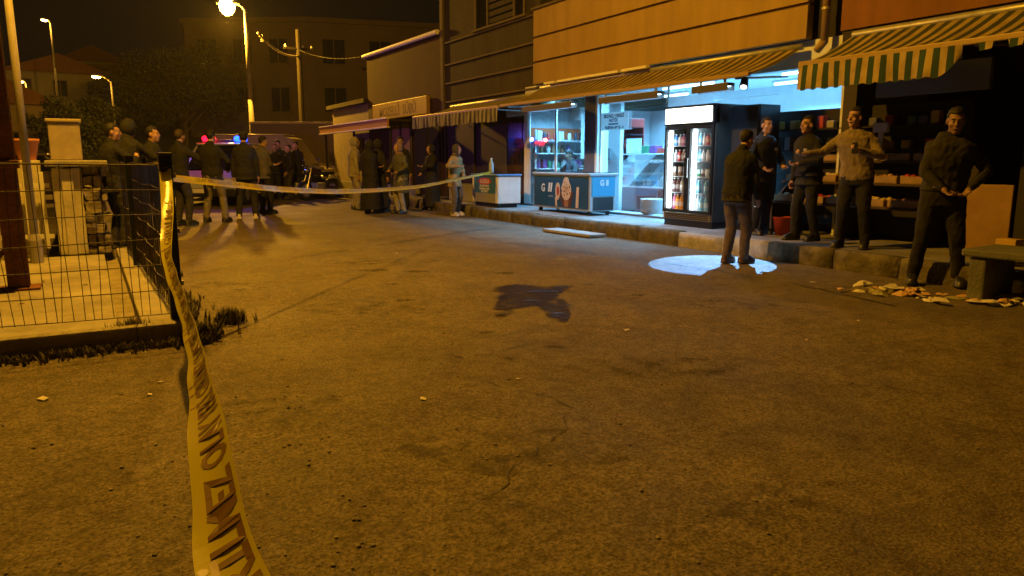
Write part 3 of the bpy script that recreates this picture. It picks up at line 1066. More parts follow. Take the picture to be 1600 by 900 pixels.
bm_ = {k: drink_mat(k, c) for k, c in bcols.items()}
bme = {k: MB().lathe(bottle, n=12).mesh('drink_bottle', m, True) for k, m in bm_.items()}
cme = {k: MB().lathe(can, n=12).mesh('drink_can', m, True) for k, m in bm_.items()}
plan = {  # door (0 = near camera right), shelf -> colour list, kind, height scale
    (1, 0): (['orange'] * 4 + ['pink'], 'b', 1.15), (0, 0): (['cyan', 'blue', 'cyan', 'cyan', 'white'], 'b', 1.15),
    (1, 1): (['white', 'green', 'white', 'dark', 'dark'], 'b', 1.02), (0, 1): (['blue', 'cyan', 'cyan'], 'b', .9),
    (1, 2): (['brown', 'white', 'brown', 'brown'], 'c', 1.25), (0, 2): (['green', 'green', 'white', 'dark', 'green'], 'c', .9),
    (1, 3): (['blue', 'white', 'brown', 'red', 'white'], 'c', 1.2), (0, 3): (['white', 'dark', 'white', 'white', 'cyan'], 'c', 1.2),
    (1, 4): (['pink', 'blue', 'pink', 'white', 'blue'], 'c', 1.2), (0, 4): (['cyan', 'white', 'pink', 'white', 'cyan'], 'c', 1.4)}
shn = ('bottom', 'second', 'middle', 'fourth', 'top')
for (dr, si), (cs, kd, sc) in plan.items():
    a = FY0 + .07 + dr * Wf / 2
    for row in range(2):
        for k, c in enumerate(cs):
            yy = a + .035 + k * (Wf / 2 - .2) / max(1, len(cs) - 1)
            o = link('drink_bottle' if (kd == 'b' or si != 2) else 'drink_can', (bme if kd == 'b' else (bme if si != 2 else cme))[c], None, (FX + .15 + row * .2 + random.uniform(-.01, .01), yy + random.uniform(-.006, .006), FZ + ZF[si] + .001))
            o.scale = (.98, .98, sc if (kd == 'b' or si == 2) else .82)
            side = 'right' if dr == 0 else 'left'
            tag(o, '%s drink %s on the %s shelf behind the %s fridge door' % (c, 'bottle' if (kd == 'b' or si != 2) else 'can', shn[si], side), 'bottle' if (kd == 'b' or si != 2) else 'can', '%s drinks on the %s shelf, %s fridge door' % (c, shn[si], side))
# dark cooler standing behind it
t = thing('black_cooler', 'plain black upright cooler standing right behind the lit drinks fridge', 'cooler', (8.3, 7.5, .2))
part('cabinet', MB().bbox(0, .42, 0, .5, .06, 1.80, .015), M_FR, t)
part('plinth', MB().box(.03, .4, .03, .47, 0, .059), M_BLACK, t)
part('door', MB().bbox(-.03, -.001, .01, .49, .1, 1.77, .008), mat('cooler_door', (.03, .03, .03), .3), t)

# ------------------------------------------------------------------ blue ice cream chest freezer
t = thing('ice_cream_freezer', 'long teal chest freezer with ice cream picture and white letters', 'freezer', (7.95, 11.06, .2))
L_, D_, H_ = 2.0, .62, .78
M_TEAL = mat('freezer_teal', (0.012, 0.060, 0.12), 0.4, vary=.1)
M_CYANP = mat('freezer_end_blue', (0.03, 0.26, 0.45), 0.4)
M_FRAME = mat('freezer_trim', (0.40, 0.42, 0.45), 0.4, .2)
part('body', MB().bbox(.012, D_ - .012, .012, L_ - .012, .08, H_ - .05, .01), M_FRAME, t)
part('front_poster', MB().box(0.0, .011, .06, L_ - .05, .12, H_ - .07), M_TEAL, t)
part('end_poster', MB().box(.05, D_ - .05, 0, .011, .36, H_ - .07), M_CYANP, t)
part('vent', MB().box(.08, D_ - .08, 0.002, .011, .1, .34), M_BLACK, t)
rim = part('rim', MB().bbox(-.012, D_ + .01, -.012, L_ + .012, H_ - .05, H_, .012), M_FRAME, t)
part('lid', MB().box(.03, D_ - .03, .03, L_ / 2 - .01, H_ + .001, H_ + .012), M_DGLASS, rim)
part('lid', MB().box(.03, D_ - .03, L_ / 2 + .01, L_ - .03, H_ + .001, H_ + .012), M_DGLASS, rim)
for yy in (.15, L_ - .15):
    for xx in (.1, D_ - .1):
        part('castor', MB().tube((xx, yy - .02, .04), (xx, yy + .02, .04), .04, n=12).box(xx - .02, xx + .02, yy - .015, yy + .015, .04, .085), M_BLACK, t)
M_LET = mat('white_letter', (.62, .66, .68), .5)
text_part('lettering', 'G', .21, M_LET, t, (-.004, 1.60, .47), (0, -1, 0), (0, 0, 1), .9, .006)
text_part('lettering', 'll', .24, M_LET, t, (-.004, 1.34, .48), (0, -1, 0), (.0, -.18, 1), 1.5, .008)
text_part('lettering', 'dondurma', .05, M_LET, t, (-.004, 1.32, .32), (0, -1, 0), (0, 0, 1), .8)
text_part('lettering', 'G ll', .15, M_LET, t, (.32, -.004, .6), (1, 0, 0), (0, 0, 1), .9, .006)


def flat(name, pts, m, par, x):
    return part(name, MB().prism([(x, py, pz) for py, pz in pts], (-.003, 0, 0)), m, par)


def ellp(cy, cz, ry, rz, n=20, a0=0, a1=2 * PI):
    return [(cy + ry * math.cos(a0 + (a1 - a0) * i / n), cz + rz * math.sin(a0 + (a1 - a0) * i / n)) for i in range(n)]


M_CREAM = mat('print_cream', (.50, .34, .22), .5, col2=(.62, .47, .34), vscale=25)
M_CHOC = mat('print_chocolate', (.10, .035, .02), .5)
M_CARA = mat('print_caramel', (.30, .12, .04), .5)
flat('picture_cone', [(.62, .13), (.90, .13), (1.0, .42), (.52, .42)], M_CHOC, t, -.003)
flat('picture_cone', [(.70, .13), (.82, .13), (.86, .40), (.66, .40)], M_CARA, t, -.0065)
flat('picture_scoop', ellp(.76, .45, .17, .19), M_CREAM, t, -.010)
flat('picture_scoop', ellp(.76, .60, .10, .10), M_CREAM, t, -.0135)
flat('picture_bar', ellp(1.06, .42, .085, .17), M_CREAM, t, -.0065)
flat('picture_bar', ellp(1.05, .43, .045, .09), mat('print_red', (.33, .05, .04), .5), t, -.010)
flat('picture_stick', [(.36, .13), (.45, .13), (.42, .52), (.34, .52)], M_CREAM, t, -.003)
flat('picture_stick', [(1.08, .13), (1.14, .13), (1.16, .3), (1.10, .3)], M_CREAM, t, -.003)
for k in range(14):
    a = k * 2.4
    rr = .03 + .012 * k * .8
    flat('picture_nut', ellp(.76 + rr * math.cos(a), .47 + rr * math.sin(a), .017, .022, 8), M_CHOC if k % 2 else M_CARA, t, -.0135)

# small white ice cream chest with blue front
t = thing('small_freezer', 'small white chest freezer with blue front and red logo at the tape end', 'freezer', (7.6, 13.95, .2))
L_, D_, H_ = 1.22, .58, .72
part('body', MB().bbox(.012, D_, 0, L_, .09, H_ - .045, .015), M_WHITE, t)
part('front_print', MB().box(0, .011, .10, L_ - .12, .3, H_ - .06), mat('freezer_blue', (.05, .16, .45), .4), t)
part('lower_panel', MB().box(0.001, .011, .10, L_ - .12, .1, .299), mat('freezer_grey', (.30, .30, .31), .5), t)
part('rim', MB().bbox(-.02, D_ + .02, -.02, L_ + .02, H_ - .045, H_, .012), mat('rim_blue', (.10, .22, .45), .4), t)
part('lid', MB().box(.03, D_ - .03, .03, L_ - .03, H_ + .001, H_ + .01), M_DGLASS, t)
part('feet', MB().box(.05, D_ - .05, .08, L_ - .08, 0, .089), M_BLACK, t)
flat('logo', ellp(.58, .56, .30, .075), mat('logo_red', (.55, .03, .04), .4), t, -.001)
text_part('lettering', 'ALGIDA', .12, M_LET, t, (-.006, .58, .555), (0, -1, 0), (0, 0, 1), 1.0, .005)
for zz, s in ((.465, 'buz gibi lezzet'), (.40, 'dondurma keyfi'), (.345, 'her yerde')):
    text_part('lettering', s, .072, M_LET, t, (-.002, .60, zz), (0, -1, 0), (0, 0, 1), 1.05, .005)
t = thing('water_bottle', 'clear plastic bottle standing on the small white freezer', 'bottle', (7.75, 14.5, .932))
part('bottle_body', MB().lathe([(.05, 0), (.055, .02), (.055, .2), (.02, .28), (.02, .30)], n=14), mat('pet_blue', (.35, .45, .55), .15), t, True)
part('bottle_cap', MB().lathe([(.024, .301), (.024, .33)], n=12), M_WHITE, t)
# ------------------------------------------------------------------ buildings farther along the right side
M_RED = mat('red_brown_render', (0.05, 0.021, 0.012), 0.9, vary=.15, vscale=2, bump=.2)
b = thing('low_red_building', 'low red brown building with white gutter and yellow sign', 'building')
part('wall', MB().box(8.75, 15, 19.3, 25.5, 0, 4.62), M_RED, b)
part('gutter', MB().tube((8.66, 19.3, 4.68), (8.66, 25.6, 4.74), .07, n=10), M_WHITE, b)
part('roof', MB().prism([(8.7, 19.3, 4.64), (15, 19.3, 4.64), (15, 19.3, 5.0), (8.7, 19.3, 4.72)], (0, 6.25, 0)), mat('roof_sheet', (.12, .08, .06), .8), b)
d = part('door', MB().box(8.70, 8.748, 21.5, 23.1, 0.1, 2.4), mat('lit_door', (.50, .33, .10), .6), b)  # yellow light of the doorway is put into the door colour
part('frame', MB().box(8.66, 8.699, 21.4, 21.5, .1, 2.45).box(8.66, 8.699, 23.1, 23.2, .1, 2.45).box(8.66, 8.699, 22.26, 22.34, .1, 2.4), M_BROWNL, d)
part('shutter', MB().box(8.70, 8.748, 19.4, 21.2, .1, 2.3), M_DARK, b)
t = thing('yellow_sign', 'yellow shop sign with dark red lettering on the low building', 'sign', (8.58, 22.27, 2.78))
part('board', MB().bbox(0, .12, -2.3, 2.3, -.26, .26, .015), mat('sign_yellow', (.34, .21, .05), .5, vary=.1), t)
text_part('lettering', 'MOZELLİ  SÜBÜ', .40, mat('sign_brown', (.12, .04, .015), .6), t, (-.004, .05, -.04), (0, -1, 0), (0, 0, 1), 1.1, .012)
t = thing('flat_canopy', 'flat orange canopy with white edges over the far pavement', 'canopy', (0, 0, 0))
part('fascia', MB().box(7.58, 7.64, 20.5, 27.6, 2.17, 2.38), mat('canopy_orange', (.45, .21, .07), .6), t)
part('top_edge', MB().bbox(7.55, 7.66, 20.48, 27.62, 2.381, 2.42, .005), M_WHITE, t)
part('bottom_edge', MB().bbox(7.55, 7.66, 20.48, 27.62, 2.13, 2.169, .005), M_WHITE, t)
part('deck', MB().box(7.661, 8.69, 20.5, 27.6, 2.32, 2.38), M_BROWN, t)
for yy in (20.7, 24.1, 27.4):
    part('post', MB().tube((7.75, yy, .1), (7.75, yy, 2.32), .04), M_DARK, t)
b = thing('far_shop', 'dim grey single storey shop under the far end of the canopy', 'building')
part('wall', MB().box(8.8, 14, 25.52, 30, 0, 3.2), mat('far_grey', (.20, .17, .15), .85, vary=.2), b)
part('window', MB().box(8.76, 8.798, 26.2, 27.6, .9, 2.0), M_DGLASS, b)
part('low_wall', MB().box(8.2, 8.35, 20, 30, 0, .45), M_CONC, b)
part('roof', MB().box(8.6, 14.2, 25.55, 30.2, 3.202, 3.35), M_BROWN, b)
# dark counter beside the woman (pale low plinth)
solo('low_plinth', MB().bbox(0, .5, 0, 1.5, 0, .42, .02), mat('plinth_grey', (.30, .30, .32), .7), 'low grey concrete plinth behind the waiting women', 'plinth', (8.1, 16.0, .2))

# apartment block closing the street
b = thing('corner_block', 'tall dim apartment block with a corner towards the street end', 'building', (18.9, 72.1, 0), R(-8))
b.scale = (1.56, 1.56, 1.48)
M_BLK = mat('block_render', (.13, .10, .12), .9, vary=.12, vscale=.8)
foot = [(0, 0), (11, -1.0), (11, 9), (-6.8, 8.5), (-6.8, 3.2)]
part('wall', MB().prism([(x, y, 0) for x, y in foot], (0, 0, 9.4)), M_BLK, b)
part('cornice', MB().prism([(x * 1.03, y * 1.03 - .15, 9.41) for x, y in foot], (0, 0, .3)), M_BLK, b)


def win_on(par, p0, p1, s, z, w, h, m=M_DGLASS, fm=None):
    """window at distance s along wall p0->p1 with a proud frame and sill"""
    a = Vector((*p0, 0))
    d = (Vector((*p1, 0)) - a).normalized()
    n = Vector((d.y, -d.x, 0))
    c = a + d * s

    def bx(s0, s1, z0, z1, o0, o1):
        pts = [c + d * s0 + n * o0, c + d * s1 + n * o0, c + d * s1 + n * o1, c + d * s0 + n * o1]
        return MB().prism([(p.x, p.y, z0) for p in pts], (0, 0, z1 - z0))
    wv = part('window', bx(-w / 2, w / 2, z, z + h, .01, .03), m, par)
    fr = MB()
    for (a0, a1, b0, b1) in ((-w / 2 - .07, -w / 2, z, z + h), (w / 2, w / 2 + .07, z, z + h), (-w / 2 - .07, w / 2 + .07, z + h, z + h + .08), (-.03, .03, z, z + h)):
        q = bx(a0, a1, b0, b1, .031, .08)
        fr.add(q.v, q.f)
    part('frame', fr, fm or M_BLK, wv)
    part('sill', bx(-w / 2 - .12, w / 2 + .12, z - .1, z - .002, .01, .16), fm or M_BLK, wv)
    return wv


for fl in range(3):
    z = .9 + fl * 3.0
    for s in (1.6, 4.4, 7.2):
        win_on(b, (0, 0), (11, -1.0), s, z, 1.3, 1.5)
    for s in (1.4, 3.6, 5.8):
        win_on(b, (-6.8, 3.2), (0, 0), s, z, 1.1, 1.5)
    if fl:
        for s in (4.4,):
            bm2 = MB().box(s - 1.2, s + 1.2, -1.6, -.55, z - .35, z - .2)
            part('balcony', bm2.box(s - 1.2, s + 1.2, -1.6, -1.53, z - .2, z + .6), M_BLK, b)

# low grey boundary wall at the street end and pale parked van in front of it
b = thing('street_end_wall', 'low grey boundary wall across the end of the street', 'wall', (4.2, 33.5, 0), R(-29))
part('wall', MB().box(2.1, 6.5, 0, .25, 0, 2.7), mat('end_wall', (.10, .08, .085), .85, vary=.15), b)
part('coping', MB().bbox(2.05, 6.55, -.05, .3, 2.701, 2.78, .01), M_CONC, b)

# left background: dim hillside with houses
mb = MB()
hx = [-90 + i * 6 for i in range(24)]
hy = [48 + j * 8 for j in range(16)]
for y in hy:
    for x in hx:
        up = max(0, (y - 50)) * .16 * (1 if x < 20 else max(0, 1 - (x - 20) / 30)) * (1 if x > -30 else 1)
        mb.v.append((x, y, -0.6 + up + 1.2 * noise.noise(Vector((x * .05, y * .05, 1)))))
for j in range(len(hy) - 1):
    for i in range(len(hx) - 1):
        a = j * len(hx) + i
        mb.f.append((a, a + 1, a + len(hx) + 1, a + len(hx)))
struct('hillside', mb, mat('hill_dark', (.03, .035, .018), .95, vary=.4, vscale=.2), smooth=True)


def house(name, label, loc, rz, w, d, h, col, rows=2, cols=3, roof=True):
    b = thing(name, label, 'house', loc, rz)
    m = mat('house_' + str(len(MATS)), col, .9, vary=.12, vscale=1)
    part('wall', MB().box(-w / 2, w / 2, 0, d, -2, h), m, b)
    if roof:
        part('roof', MB().prism([(-w / 2 - .4, -.4, h + .002), (w / 2 + .4, -.4, h + .002), (0, -.4, h + 1.6)], (0, d + .8, 0)), mat('roof_tile', (.13, .06, .04), .9, vary=.2), b)
    else:
        part('parapet', MB().box(-w / 2 - .1, w / 2 + .1, -.1, d + .1, h + .002, h + .4), m, b)
    for r in range(rows):
        for c in range(cols):
            win_on(b, (-w / 2, 0), (w / 2, 0), (c + .5) * w / cols, .8 + r * 2.8, 1.0, 1.3)
    return b


house('hill_house', 'dim pale flat roofed house behind the dark tree', (4.6, 82, 3.0), R(-12), 9, 8, 6.8, (.10, .07, .05), 2, 4, False)
house('hill_house', 'dim gabled house high on the dark hillside under the upper lamp', (-1.4, 78, 3.2), R(8), 8, 7, 5.6, (.20, .18, .15), 2, 3)
house('hill_house', 'dark low house beside the single hillside lamp', (-4.2, 62, 1.0), R(10), 6, 6, 4.0, (.18, .14, .11), 1, 3)
house('hill_house', 'narrow dim house on the hill between the two lamps', (1.5, 88, 5.0), R(0), 6, 6, 6.0, (.22, .2, .17), 2, 2)


# ------------------------------------------------------------------ trees
def tree(name, label, loc, h, cr, cz, seed, nleaf=9000, col=(.035, .05, .02), flat=.8):
    random.seed(seed)
    t = thing(name, label, 'tree', loc)
    tr = MB()
    tr.tube((0, 0, 0), (.1, .05, h * .35), .22, .16, 9)
    ends = []
    for k in range(8):
        a = k * 2.4 + random.uniform(-.3, .3)
        base = Vector((.1, .05, h * random.uniform(.25, .38)))
        e = Vector((math.cos(a) * cr * random.uniform(.4, .75), math.sin(a) * cr * random.uniform(.4, .75), cz + random.uniform(-.3, .6) * cr * flat))
        mid = (base + e) / 2 + Vector((0, 0, .3))
        tr.tube(base, mid, .1, .06, 6).tube(mid, e, .06, .025, 6)
        ends.append(e)
    part('trunk', tr, mat('bark', (.06, .045, .03), .9, vary=.3, bump=.5), t)
    cl = MB()
    clumps = [(e, random.uniform(.28, .42) * cr) for e in ends]
    for k in range(22):
        u = Vector((random.gauss(0, 1), random.gauss(0, 1), random.gauss(0, 1))).normalized() * (random.random() ** .4)
        clumps.append((Vector((u.x * cr, u.y * cr, cz + u.z * cr * flat)), random.uniform(.2, .38) * cr))
    for k in range(nleaf):
        c, r = random.choice(clumps)
        u = Vector((random.gauss(0, 1), random.gauss(0, 1), random.gauss(0, 1))).normalized() * r * random.random() ** .35
        p = c + Vector((u.x, u.y, u.z * .75))
        q = Quaternion((random.gauss(0, 1), random.gauss(0, 1), random.gauss(0, 1), random.gauss(0, 1))).normalized()
        s = random.uniform(.07, .15)
        cl.add([p + q @ Vector(w) for w in ((-s, 0, 0), (0, -s * .5, .02), (s, 0, 0), (0, s * .5, .02))], [(0, 1, 2, 3)])
    me = bpy.data.meshes.new('crown')
    me.from_pydata(cl.v, [], cl.f)
    me.materials.append(mat('leaves', (.028, .038, .016), .7, col2=(.05, .058, .022), vscale=1.5))
    link('crown', me, t)
    return t


tree('broadleaf_tree', 'large dark broadleaf tree left of the tall street lamp', (7.2, 66, .5), 11, 4.8, 6.3, 4, 11000)
tree('broadleaf_tree', 'small dark tree behind the garden wall by the far lamp', (-.6, 52, 0), 6, 2.4, 3.4, 9, 6000)
tree('broadleaf_tree', 'round dark tree in front of the pale flat roofed house', (2.9, 68, .8), 9, 3.6, 5.2, 14, 8000)

# ------------------------------------------------------------------ street lamps


def street_lamp(name, label, loc, h, arm, energy, head_rz, radius=.12, sc=1.0, emis=None, pole=M_POLE, spot=None, flare_globe=None):
    """arm: vector (dx, dy, dz) from pole top to lamp head"""
    t = thing(name, label, 'street lamp', loc)
    ax = Vector(arm)
    mb = MB().tube((0, 0, 0), (0, 0, h * .5), .085 * sc, .07 * sc, 12).tube((0, 0, h * .5), (0, 0, h), .068 * sc, .05 * sc, 12)
    part('pole', mb, pole, t, True)
    part('base_collar', MB().lathe([(.13 * sc, 0), (.13 * sc, .25), (.09 * sc, .32)], n=14), pole, t)
    a = Vector((0, 0, h - .1))
    pts = [a, a + ax * .35 + Vector((0, 0, .1)), a + ax * .8 + Vector((0, 0, .08)), a + ax]
    part('arm', MB().path(pts, .03 * sc, 8), pole, t, True)
    d = Vector((ax.x, ax.y, 0)).normalized()
    q = d.to_track_quat('X', 'Z')
    hd = MB().ell((0, 0, 0), (.34 * sc, .14 * sc, .09 * sc), 16, 9, q)
    hp = a + ax + d * .25 * sc
    o = part('lamp_head', MB().add([Vector(v) + hp + Vector((0, 0, .05 * sc)) for v in hd.v], hd.f), M_GALV, t, True)
    lens = MB().ell((0, 0, 0), flare_globe or (.25 * sc, .11 * sc, .10 * sc), 16, 12, q)
    part('lens', MB().add([Vector(v) + hp + d * .04 + Vector((0, 0, -.015 * sc)) for v in lens.v], lens.f), emis or M_SODLAMP, o, True)
    if energy and spot:
        l = bpy.data.lights.new('lamp_glow', 'SPOT')
        l.energy = energy
        l.color = SODIUM
        l.spot_size = R(spot)
        l.spot_blend = .45
        l.shadow_soft_size = radius
        lo = bpy.data.objects.new('lamp_glow', l)
        COL.objects.link(lo)
        lo.parent = t
        lo.location = hp + d * .04 + Vector((0, 0, -.24 * sc))
    elif energy:
        point_light('lamp_glow', hp + d * .04 + Vector((0, 0, -.24 * sc - (.25 if flare_globe else 0))), SODIUM, energy, radius, t)
    return t


street_lamp('street_lamp', 'tall street lamp with glaring sodium head behind the police car', (6.66, 35.35, 0), 7.75, (-.30, .12, .28), 9000, 0, .25, 1.6, flare_globe=(.34, .33, .44), pole=mat('grey_pole', (.16, .15, .14), .7, vary=.15))  # oversized globe, the flare of the lamp is put into its shape
near_lamp = street_lamp('street_lamp', 'pale lamp post rising past the rusty post by the garden wall', (-.56, 9.6, .1), 7.4, (.7, -1.1, .3), 4000, 0, .12, .5)
street_lamp('street_lamp', 'far hillside lamp on a slanted arm above the parked cars', (1.9, 57.0, 0), 6.35, (-.55, -.2, .35), 200, 0, .2, 1.1)
street_lamp('street_lamp', 'highest tiny lamp on the dark hillside', (-1.5, 70.0, 5.0), 6.7, (-.12, -.1, .3), 200, 0, .2, 1.1)
street_lamp('street_lamp', 'small lamp low on the hillside just right of the pale lamp post', (-3.6, 71.2, 2.2), 5.0, (-.1, -.1, .2), 150, 0, .2, 1.1)

# utility pole and cables
t = thing('utility_pole', 'dark wooden utility pole in front of the corner block', 'utility pole', (9.1, 36.1, 0))
part('pole', MB().tube((0, 0, 0), (0, 0, 7.2), .15, .11, 10), mat('wood_dark', (.014, .010, .008), .9), t)
part('crossarm', MB().box(-.7, .7, -.05, .05, 6.3, 6.4), mat('wood_dark', (.014, .010, .008), .9), t)
for xx in (-.6, 0.2, .6):
    part('insulator', MB().lathe([(.05, 6.401), (.06, 6.46), (.03, 6.52)], (xx, 0, 0), 8), M_WHITE, t)


def cable(label, a, b, sag, r, m=M_RUBBER, n=22):
    pts = []
    a, b = Vector(a), Vector(b)
    for i in range(n + 1):
        f = i / n
        p = a.lerp(b, f)
        p.z -= sag * 4 * f * (1 - f)
        pts.append(p)
    o = solo('overhead_cable', MB().path(pts, r, 6), m, label, 'cable', smooth=True)
    return o


cable('thick sagging pale cable running from the tall lamp to the utility pole', (7.0, 34.7, 6.7), (9.0, 36.0, 6.0), .28, .05, M_POLE)
cable('thin overhead wire crossing high above the left hillside', (-4.2, 30, 6.4), (6.3, 34.2, 9.4), .5, .012, M_GALV)
cable('thin overhead wire leaving the pale lamp post towards the hill', (-.6, 9.6, 4.1), (-6.0, 60, 9.0), .8, .01, M_GALV)
cable('service wire from the utility pole to the red building', (9.1, 36.1, 6.3), (9.2, 25.3, 4.9), .3, .015)
t = thing('lamp_insulator', 'pale insulator hanging on the cable right of the tall lamp', 'insulator', (7.25, 35.0, 6.35))
part('disc', MB().lathe([(.05, 0), (.10, .03), (.05, .06), (.10, .1), (.05, .14)], n=10), M_POLE, t)
part('pin', MB().tube((0, 0, .14), (0, 0, .35), .015), M_GALV, t)

# ------------------------------------------------------------------ left yard
FXL = .45   # street side fence line
mb = MB().bbox(-4.5, .10, 5.52, 10.1, -.1, .10, .01)
yard = struct('yard_slab', mb, M_SLAB)
part('edge_slab', MB().bbox(.24, .50, 5.5, 10.6, -.1, .115, .01), M_SLAB, yard)
part('gutter_bed', MB().box(.101, .239, 5.53, 10.5, -.1, .005), M_CONCD, yard)
part('front_edge', MB().bbox(-4.5, .50, 5.40, 5.498, -.1, .125, .015), M_SLAB, yard)

# garden wall seen end on, plastered, with rough stone flank and cap
b = thing('garden_wall', 'plastered garden wall end with rough stone flank and flat cap', 'wall')
part('plaster_pier', MB().bbox(-.36, -.06, 10.2, 10.5, .1, 1.13, .012), M_PLASTER, b)
part('plaster_rib', MB().bbox(-.27, -.15, 10.17, 10.198, .1, 1.12, .008), M_PLASTER, b)
part('wall_run', MB().box(-.3, .02, 10.51, 24, 0, 1.12), M_STONE, b)
random.seed(31)


def rubble(x0, x1, y0, y1, z0, z1):
    bm = bmesh.new()
    bmesh.ops.create_cube(bm, size=1)
    bmesh.ops.subdivide_edges(bm, edges=bm.edges[:], cuts=2, use_grid_fill=True)
    s0 = Vector((random.uniform(0, 40), 0, 0))
    for v in bm.verts:
        c = v.co.copy()
        v.co = Vector(((x0 + x1) / 2 + c.x * (x1 - x0), (y0 + y1) / 2 + c.y * (y1 - y0), (z0 + z1) / 2 + c.z * (z1 - z0)))
        v.co += noise.noise_vector(v.co * 9 + s0) * .028 - c * c.length * .018
    bm.verts.index_update()
    m_ = MB().add([v.co[:] for v in bm.verts], [[v.index for v in f.verts] for f in bm.faces])
    bm.free()
    return m_


z0 = .1
while z0 < 1.08:
    hh = random.uniform(.09, .17)
    cut = random.uniform(.02, .14)
    for x0, x1 in ((-.06, cut), (cut + .004, .19 + random.uniform(-.04, .03))):
        part('stone', rubble(x0, x1, 10.2 + random.uniform(-.05, .04), 10.52, z0, min(1.135, z0 + hh - .004)), M_STONE, b)
    z0 += hh
for k in range(26):
    yy = 10.6 + k * .5
    z0 = .02
    while z0 < 1.0:
        hh = random.uniform(.16, .3)
        part('stone', rubble(-.02, .09 + random.uniform(0, .05), yy + random.uniform(0, .04), yy + random.uniform(.42, .49), z0, min(1.12, z0 + hh - .01)), M_STONE, b)
        z0 += hh
part('cap', MB().bbox(-.42, .22, 10.12, 24, 1.142, 1.215, .012), M_CONC, b)
for k in range(26):
    yy = 10.6 + k * .5
    for z in (.25, .6, .95):
        part('stone', MB().bbox(.0, .05 + random.uniform(0, .04), yy + .02, yy + random.uniform(.4, .48), z - .14, z + random.uniform(.12, .17), .02), M_STONE, b)

# white picket gate and things by the wall
t = thing('picket_gate', 'white metal picket gate between the rusty post and the garden wall', 'gate', (-1.3, 10.3, .1))
for k in range(6):
    part('picket', MB().bbox(k * .16, k * .16 + .05, 0, .02, .08, .98, .006), M_WHITE, t)
for z in (.2, .8):
    part('rail', MB().box(-.03, .9, .021, .05, z, z + .05), M_WHITE, t)
t = thing('flower_pot', 'orange clay pot standing by the pale lamp post', 'pot', (-.60, 10.55, 1.217))
pl_ = solo('gate_pillar', MB().bbox(-.12, .12, -.12, .12, 0, 1.115, .01), M_PLASTER, 'plastered gate pillar under the orange clay pot', 'pillar', (-.60, 10.55, .1))
part('pot', MB().lathe([(.09, 0), (.13, .2), (.14, .2), (.14, .25), (.12, .25), (.11, .2)], n=16), mat('clay', (.42, .16, .07), .8, vary=.15), t, True)
part('soil', MB().lathe([(.11, .2), (.02, .215)], n=12), M_DARK, t)
t = thing('storage_box', 'pale upright box on top of the garden wall', 'box', (-.20, 10.85, 1.216))
part('body', MB().bbox(-.17, .17, -.15, .15, 0, .46, .012), mat('box_pale', (.34, .29, .25), .7, vary=.15), t)
part('lid', MB().bbox(-.19, .19, -.17, .17, .461, .50, .008), mat('box_lid', (.40, .34, .22), .6), t)

# rusty post leaning a little
t = thing('rusty_post', 'tall rusty steel post leaning beside the yard fence', 'post', (-.60, 7.7, .1))
bm2 = MB()
top = Vector((-.02, .05, 4.4))
bot = Vector((0, 0, 0))
for (x0, x1, y0, y1) in ((-.08, .08, -.07, -.055), (-.08, .08, .055, .07), (-.006, .006, -.055, .055)):
    bm2.add([(x0, y0, 0), (x1, y0, 0), (x1, y1, 0), (x0, y1, 0)] + [(x + top.x, y + top.y, top.z) for x, y in ((x0, y0), (x1, y0), (x1, y1), (x0, y1))], [(0, 3, 2, 1), (4, 5, 6, 7), (0, 1, 5, 4), (1, 2, 6, 5), (2, 3, 7, 6), (3, 0, 4, 7)])
part('beam', bm2, M_RUST, t)
part('foot_plate', MB().bbox(-.16, .16, -.14, .14, 0, .02, .004), M_RUST, t)
part('brace', MB().tube((-.35, .0, .02), (-.02, .0, .42), .018, n=8), M_RUST, t)
part('clamp', MB().bbox(-.1, .1, -.09, .09, 1.05, 1.12, .01), M_RUST, t)

# green welded mesh fence: front run to the left and street side run
M_WIRE = mat('fence_wire', (.05, .035, .018), .5, .3, vary=.3)


def fence_post(loc, label, h=1.15):
    t = thing('fence_post', label, 'fence post', loc)
    part('tube', MB().bbox(-.042, .042, -.042, .042, 0, h, .005), M_GREEN, t)
    part('cap', MB().bbox(-.046, .046, -.046, .046, h + .0005, h + .02, .006), M_BLACK, t)
    for z in (.25, .62, 1.0):
        part('clip', MB().box(.043, .06, -.012, .012, z, z + .03), M_GALV, t)
    return t


fence_post((FXL + .02, 5.62, .1), 'dark green fence post at the yard corner holding the tape')
fence_post((FXL - .06, 8.75, .1), 'dark green fence post behind the corner one along the street')
fence_post((-2.1, 5.62, .1), 'dark green fence post at the far left of the front mesh')
random.seed(8)


def fence_panel(p0, p1, z0, h, label, sx=.058, sz=.15):
    t = thing('mesh_fence_panel', label, 'fence')
    a, b = Vector(p0), Vector(p1)
    L = (b - a).length
    d = (b - a).normalized()
    n = int(L / sx)
    for i in range(n + 1):
        p = a + d * (L * i / n)
        w1, w2 = random.uniform(-.02, .02), random.uniform(-.025, .025)
        part('wire', MB().path([(p.x + d.x * w1, p.y + d.y * w1, z0), (p.x + w2 * d.x, p.y + w2 * d.y + .008, z0 + h * .5), (p.x, p.y, z0 + h)], .0026, 5), M_WIRE, t)
    k = int(h / sz)
    for j in range(k + 1):
        z = z0 + h * j / k
        off = .005
        pts = []
        for i in range(13):
            p = a + d * (L * i / 12)
            s = .010 * math.sin(i * 1.7 + j * 2.1)
            pts.append((p.x - d.y * (off + s), p.y + d.x * (off + s), z + .008 * math.sin(i * .9 + j)))
        part('wire', MB().path(pts, .0035 if j < k else .006, 5), M_WIRE, t)
    return t


